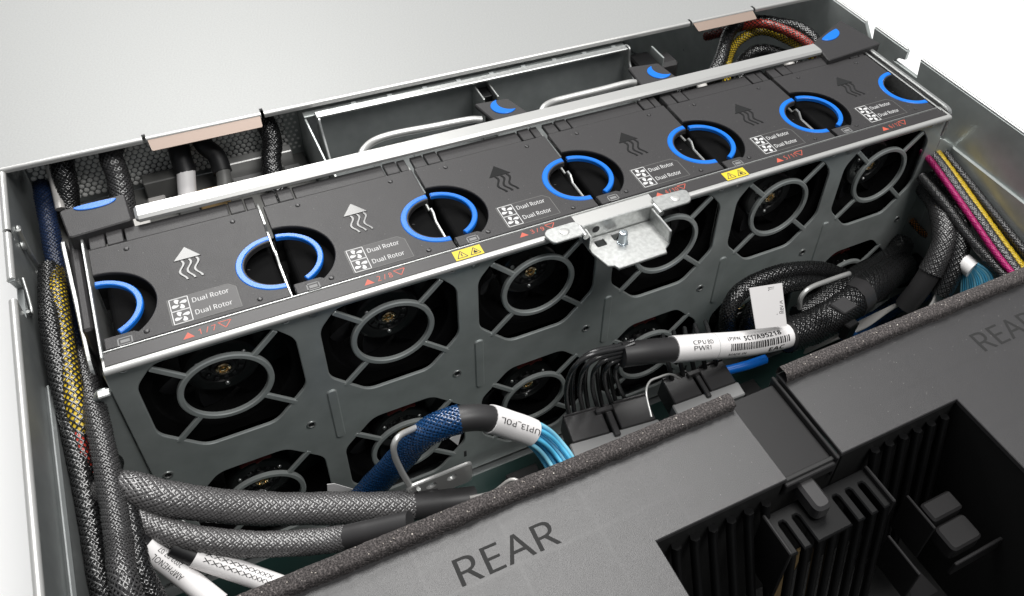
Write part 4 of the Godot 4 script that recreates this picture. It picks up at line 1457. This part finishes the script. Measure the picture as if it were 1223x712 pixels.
	braided("wall_cable", "black net cable on the outer side of the yellow cable", smooth([V(436, -32.1, -6.4), V(437, -38.8, 16.1), V(438, -47.4, 45.3), V(438, -55.5, 78.6)]), 2.6, "core_black", "nylon_grey", 9, 20.0, 0.45, gr)
	braided("wall_cable", "black braided cable below the grey wall cable at the right edge", smooth([V(418, -42.1, 2), V(419, -47.4, 23.9), V(420, -54.8, 46.1), V(421, -58.9, 66), V(421, -62.1, 91.5)]), 3.2, "core_black", "nylon_grey", 12, 22.0, 0.6, gr)
	# two grey braided cables bending down at the right
	var rg := smooth([V(434, -50, -30), V(428, -53.7, 0.9), V(422, -53.9, 17.8), V(414, -59.9, 33.7), V(408, -68.1, 39.7), V(402, -77.5, 43)], 1.0)
	var c6 := thing("grey_cable", "grey braided cable bending down beside the last fan to silver wires", "cable", rg[rg.size() / 2], "grey cables right of the cage")
	sleeve(c6, rg, 6.6, "core_black", "nylon_grey", 24, 40.0, 0.75)
	put("shrink_tube", pipe(smooth([V(403, -75.7, 42.4), V(398, -88.5, 43.4), V(393, -101.7, 42.8)]), 6.2, 18), M.shrink_tube, c6)
	for i in 11:
		var k := (i - 5) * 1.0
		put("silver_wire", pipe(smooth([V(395, -95.9, 43) + V(k * 0.6, k * 0.5, k * 0.3), V(389, -104.4, 39) + V(k * 0.7, k * 0.8, k * 0.2), V(380, -115.5, 34.8) + V(k * 0.8, k, 0), V(371, -131.9, 25.9) + V(k, k * 0.8, 0), V(362, -162.5, 8.9) + V(k, k, 0)]), 0.8, 6), M.wire_silver, c6)
	var rg2 := smooth([V(436, -50, -34), V(432, -49.6, 4.6), V(427, -50.8, 25.4), V(420, -59.9, 40.8), V(414, -69.9, 47.8), V(409, -79.3, 51.4), V(405, -87, 53.1)], 1.0)
	var c7 := thing("grey_cable", "dark grey braided cable right of the thicker grey one", "cable", rg2[rg2.size() / 2], "grey cables right of the cage")
	sleeve(c7, rg2, 5.4, "core_black", "nylon_black", 20, 36.0, 0.75)
	for i in 7:
		var k := (i - 3) * 1.0
		put("silver_wire", pipe(smooth([V(406, -82.8, 52.1) + V(k, 0, k * 0.3), V(403, -90.1, 53.3) + V(k, k * 0.2, 0), V(399, -98.9, 54.1) + V(k, 0, 0), V(395, -111.4, 52.9)]), 0.85, 6), M.wire_silver, c7)
	# cyan ribbon at the far right
	var c8 := thing("cyan_wire_bundle", "fan of cyan wires with a white sleeve at the right wall", "cable", V(418, -75.8, 58.4))
	put("white_sleeve", pipe(smooth([V(417, -68.5, 44.7), V(417, -68.5, 50.6), V(418, -69, 56.4)]), 5.4, 14), M.paper, c8)
	for i in 14:
		var f := i / 13.0
		put("cyan_wire", pipe(smooth([(V(417, -73, 51.5)).lerp(V(419, -64.7, 55.8), f), (V(417, -81.9, 55.2)).lerp(V(420, -64.6, 64.9), f), (V(416, -91.8, 60.3)).lerp(V(420, -70.8, 71.7), f), (V(415, -100.9, 67.1)).lerp(V(420, -80.4, 77.9), f)]), 0.95, 7), M.wire_cyan if i % 3 else M.wire_cyan_pale, c8)
	braided("blue_rear_cable", "dark blue braided cable passing below the clip at the right", smooth([V(367.7, -128.4, 30), V(395.7, -131.7, 26), V(419.7, -131, 22), V(447, -131.5, 20), V(436, -130, 14)]), 5.4, "core_black", "nylon_blue", 15, 32.0, 0.9)
	braided("orange_wire_cable", "thin orange and magenta wires under net below the last fan", smooth([V(431.3, -83.8, -2), V(437, -90.6, 4), V(451.8, -104.7, 10), V(440, -110, 20)]), 2.2, "wire_orange", "nylon_black", 7, 18.0, 0.5)
	var hk := thing("cable_holder", "black plastic cable holder on the case below the last fan", "cable holder", V(439.3, -125.7, 2))
	plug_block(hk, "body", V(424.5, -129.4, 4), V(26, 0, 0), V(0, 0, 10), V(0, 20, 0), M.black_plastic, 1.5)
	rivet(hk, V(414, -99.3, 14.2), "z", 4.0, 1.6, M.smooth_plastic, "boss")
	put("hook", pipe(smooth([V(436.5, -107.7, 14), V(435.1, -118.7, 16), V(428.1, -120, 18), V(441.6, -129.2, 20)]), 1.2, 8), M.dark_steel, hk)


func make_plug(parent: Node3D, o: Vector3, u: Vector3, w: Vector3) -> void:
	var ul := u.length()
	var ud := u.normalized()
	var h := V(0, 1, 0)
	w = (w - ud * w.dot(ud)).normalized()
	h = w.cross(ud).normalized()
	plug_block(parent, "plug_body", o - h * 14, ud * ul * 0.44, w * 15, h * 14, M.smooth_plastic, 0.5)
	plug_block(parent, "plug_body", o + ud * ul * 0.58 - h * 14, ud * ul * 0.42, w * 15, h * 14, M.smooth_plastic, 0.5)
	plug_block(parent, "latch_arm", o + ud * ul * 0.475 - h * 12, ud * ul * 0.075, w * 18, h * 12.6, M.smooth_plastic, 0.5)
	plug_block(parent, "latch_bridge", o + ud * ul * 0.36 + w * 2 - h * 1, ud * ul * 0.2, w * 2.6, h * 3.4, M.smooth_plastic, 0.4)
	plug_block(parent, "rim", o - h * 0.4, ud * ul * 0.40, w * 1.2, h * 1.5, M.smooth_plastic, 0.3)
	plug_block(parent, "rim", o + ud * ul * 0.6 - h * 0.4, ud * ul * 0.40, w * 1.2, h * 1.5, M.smooth_plastic, 0.3)
	plug_block(parent, "socket", o - ud * 1.5 + w * 14.6 - h * 20, ud * (ul + 3), w * 8, h * 19, M.socket_grey, 0.6)


func build_duct() -> void:
	var t := thing("air_duct", "dark grey plastic air duct with recessed channel and open bays in the foreground", "air duct", V(207, -60, 170))
	var D := -6.0
	# left and right top plates, each with an open bay
	var l := MB.new()
	l.xf = Transform3D(TOP.basis, Vector3.ZERO)
	l.plate(PackedVector2Array([Vector2(-20, -107.5), Vector2(203.4, -107.5), Vector2(203.4, -146.2), Vector2(148.7, -146.2), Vector2(148.7, -330), Vector2(-20, -330)]), [], D - 2.2, D, 0.3)
	var lp := put("top_plate", l, M.duct_plastic, t)
	var r := MB.new()
	r.xf = Transform3D(TOP.basis, Vector3.ZERO)
	r.plate(PackedVector2Array([Vector2(228.6, -105.5), Vector2(437, -105.5), Vector2(437, -330), Vector2(286.8, -330), Vector2(286.8, -146.2), Vector2(228.6, -146.2)]), [], D - 2.2, D, 0.3)
	var rp := put("top_plate", r, M.duct_plastic, t)
	for q in [[lp, 85.2, 120.2], [rp, 316.0, 351.0]]:
		var m := MB.new()
		letters(m, "REAR", on_top(q[1], 133.0, q[2], 123.4, D + 0.1))
		put("lettering", m, M.letter_dark, q[0])
	dust(lp, -10, 200, 115, 145, D, 90, 5)
	dust(lp, -10, 146, 146, 200, D, 60, 6)
	dust(rp, 232, 436, 113, 144, D, 130, 7)
	# channel between the plates
	put("channel", bx(V(203.0, D - 8, 107.5), V(226.0, D - 3.2, 147.5), 0.4), M.channel_plastic, t)
	put("channel_wall", bx(V(225.8, D - 12, 105.8), V(227.2, D - 0.4, 147.2), 0.3), M.channel_plastic, t)
	put("channel_wall", bx(V(202.2, D - 10, 107.8), V(203.3, D - 0.3, 146.0), 0.1), M.smooth_plastic, t)
	# front skirts
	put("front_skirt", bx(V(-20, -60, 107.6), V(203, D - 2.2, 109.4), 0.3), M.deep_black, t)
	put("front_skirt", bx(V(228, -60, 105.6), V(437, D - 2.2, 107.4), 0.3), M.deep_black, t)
	# bay walls and ribs
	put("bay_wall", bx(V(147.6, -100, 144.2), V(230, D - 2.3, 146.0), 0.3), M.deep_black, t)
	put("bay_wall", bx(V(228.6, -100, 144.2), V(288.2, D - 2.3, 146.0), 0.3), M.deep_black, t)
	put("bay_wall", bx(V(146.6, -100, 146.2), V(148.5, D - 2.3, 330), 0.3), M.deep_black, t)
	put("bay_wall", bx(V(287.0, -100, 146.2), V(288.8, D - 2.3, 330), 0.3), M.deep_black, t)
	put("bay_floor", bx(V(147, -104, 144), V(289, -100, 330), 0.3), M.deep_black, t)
	for i in 6:
		put("rib", pipe(PackedVector3Array([V(157 + i * 7.6, -14, 147.6), V(157 + i * 7.6, -18, 148.4), V(157 + i * 7.6, -90, 176)]), 1.9, 6), M.black_plastic, t)
	for i in 6:
		put("rib", pipe(PackedVector3Array([V(246 + i * 7.2, -13, 147.6), V(246 + i * 7.2, -16, 148.2), V(246 + i * 7.2, -76, 162)]), 1.9, 6), M.black_plastic, t)
	# slotted box between the bays
	var sb := MB.new()
	sb.xf = Transform3D(TOP.basis, Vector3.ZERO)
	var comb := PackedVector2Array([Vector2(194.0, -149.0), Vector2(241.0, -149.0), Vector2(241.0, -166.0)])
	for i in [6, 5, 4, 1, 0]:
		var gx: float = 198.7 + i * 6.2
		for e in [[1.4, -166.0], [1.4, -154.6], [0.8, -153.6], [-0.8, -153.6], [-1.4, -154.6], [-1.4, -166.0]]:
			comb.append(Vector2(gx + e[0], e[1]))
	comb.append(Vector2(194.0, -166.0))
	sb.plate(comb, [], -22.0, -20.0, 0.5)
	var box := put("slotted_box", sb, M.black_plastic, t)
	for i in 8:
		put("slat", pipe(PackedVector3Array([V(195.6 + i * 6.2, -20.8, 164.4), V(195.6 + i * 6.2, -24, 165.4), V(195.6 + i * 6.2, -80, 176)]), 1.7, 6), M.black_plastic, box)
	put("inner_fin", bx(V(205, -78, 158), V(211, -40, 159.4), 0.3), M.tan_part, box)
	put("side_fin", bx(V(240.4, -50, 149.5), V(241.8, -17.5, 166.5), 0.4), M.channel_plastic, box)
	put("side_fin", bx(V(192.6, -50, 149.5), V(194.0, -17.5, 166.5), 0.4), M.channel_plastic, box)
	# rounded latch tab at the end of the channel
	var lt := MB.new()
	lt.xf = Transform3D(TOP.basis, V(0, 0, 0))
	lt.plate(rounded(rect2(208.6, -159.5, 216.2, -145.0), 3.2), [], -18.0, -11.6, 1.2)
	put("latch_tab", lt, M.smooth_plastic, t)
	# grey catch and small gussets inside the right bay
	var ct := MB.new()
	ct.xf = Transform3D(TOP.basis, V(0, 0, 0))
	ct.plate(rounded(rect2(262.0, -174.0, 277.5, -165.6), 1.6), [], -44.0, -36.0, 0.9)
	var cat := put("catch", ct, M.channel_plastic, t)
	var ct2 := MB.new()
	ct2.xf = Transform3D(TOP.basis, V(0, 0, 0))
	ct2.plate(rounded(rect2(262.0, -186.0, 277.5, -174.8), 2.6), [], -46.0, -39.0, 0.9)
	put("catch_lip", ct2, M.channel_plastic, cat)
	put("fin", bx(V(260.2, -60, 160), V(261.4, -37, 176), 0.3), M.channel_plastic, t)
	put("fin", bx(V(246.0, -64, 168), V(247.2, -44, 186), 0.3), M.channel_plastic, t)
	put("fin", bx(V(262, -52, 188), V(290, -44, 189.4), 0.3), M.channel_plastic, t)
	var gs := MB.new()
	gs.tri3(V(247.3, -62, 190), V(260, -62, 190), V(247.3, -46, 172), V(0.3, 1, 0.6))
	put("gusset", gs, M.channel_plastic, t)
	# foam strips along both front edges
	foam(t, -20.0, 203.0, 107.6, 5.0)
	foam(t, 228.4, 437.0, 105.4, 5.0)


func dust(parent: Node3D, x0: float, x1: float, z0: float, z1: float, y: float, count: int, seed_: int) -> void:
	rng.seed = seed_
	var m := MB.new()
	for i in count:
		var c := V(rng.randf_range(x0, x1), y + 0.05, rng.randf_range(z0, z1))
		var a := V(1, 0, 0).rotated(Vector3.UP, rng.randf() * TAU) * rng.randf_range(0.08, 0.2)
		var b := a.cross(Vector3.UP) * rng.randf_range(0.5, 1.0)
		if rng.randf() < 0.12:
			a *= 4.0
			b *= 0.4
		m.flat(c - a - b, c + a - b, c + a + b, c - a + b, Vector3.UP)
	put("dust_specks", m, M.dust_grey, parent, "", "stuff")


func foam(parent: Node3D, x0: float, x1: float, z0: float, h: float) -> void:
	var nz := FastNoiseLite.new()
	nz.seed = 4
	nz.frequency = 0.22
	nz.fractal_octaves = 4
	var m := MB.new()
	var P := []
	var N := []
	var steps := int((x1 - x0) / 0.55)
	var prof := [[-0.1, -6.0], [-0.3, -4.4], [-0.3, -2.6], [0.2, -1.5], [1.2, -1.05], [2.3, -1.0], [3.4, -1.0], [4.5, -1.1], [5.4, -1.6], [5.8, -2.6], [5.8, -4.2], [5.6, -6.0]]
	for i in steps + 1:
		var x := lerpf(x0, x1, float(i) / steps)
		var row := PackedVector3Array()
		for p in prof:
			var q := V(x, p[1], z0 + p[0])
			var d := nz.get_noise_3d(x * 2.0, p[1] * 2.0, p[0] * 2.0) * 0.85 + nz.get_noise_2d(x * 0.16, 40.0) * 0.5
			row.append(q + V(d * 0.3, d if p[1] > -5 else 0.0, d * 0.8))
		P.append(row)
	for i in P.size():
		var rn := PackedVector3Array()
		for j in prof.size():
			var du: Vector3 = P[mini(i + 1, P.size() - 1)][j] - P[maxi(i - 1, 0)][j]
			var dv: Vector3 = P[i][mini(j + 1, prof.size() - 1)] - P[i][maxi(j - 1, 0)]
			var g := dv.cross(du).normalized()
			if g.dot(V(0, prof[j][1] + 4.5, prof[j][0] - 2.7)) < 0.0:
				g = -g
			rn.append(g)
		N.append(rn)
	m.grid(P, N, false)
	var o := put("foam_strip", m, M.foam, parent)
	# shiny flecks in the foam
	rng.seed = 77 + int(x0)
	var k := MB.new()
	for i in int((x1 - x0) * 0.4):
		var c := V(rng.randf_range(x0 + 1, x1 - 1), -0.75 - absf(rng.randfn(0, 0.12)), z0 + rng.randf_range(0.6, 5.2))
		if c.z > z0 + 4.8 or c.z < z0 + 0.8:
			c.y -= 0.6
		var s := rng.randf_range(0.1, 0.24)
		var nn := V(rng.randfn(0, 0.5), 1, rng.randfn(0, 0.5)).normalized()
		var a := nn.cross(V(1, 0, 0.2)).normalized() * s
		var b := nn.cross(a).normalized() * s
		k.flat(c - a - b, c + a - b, c + a + b, c - a + b, nn)
	put("fleck", k, M.foam_fleck, o, "", "stuff")
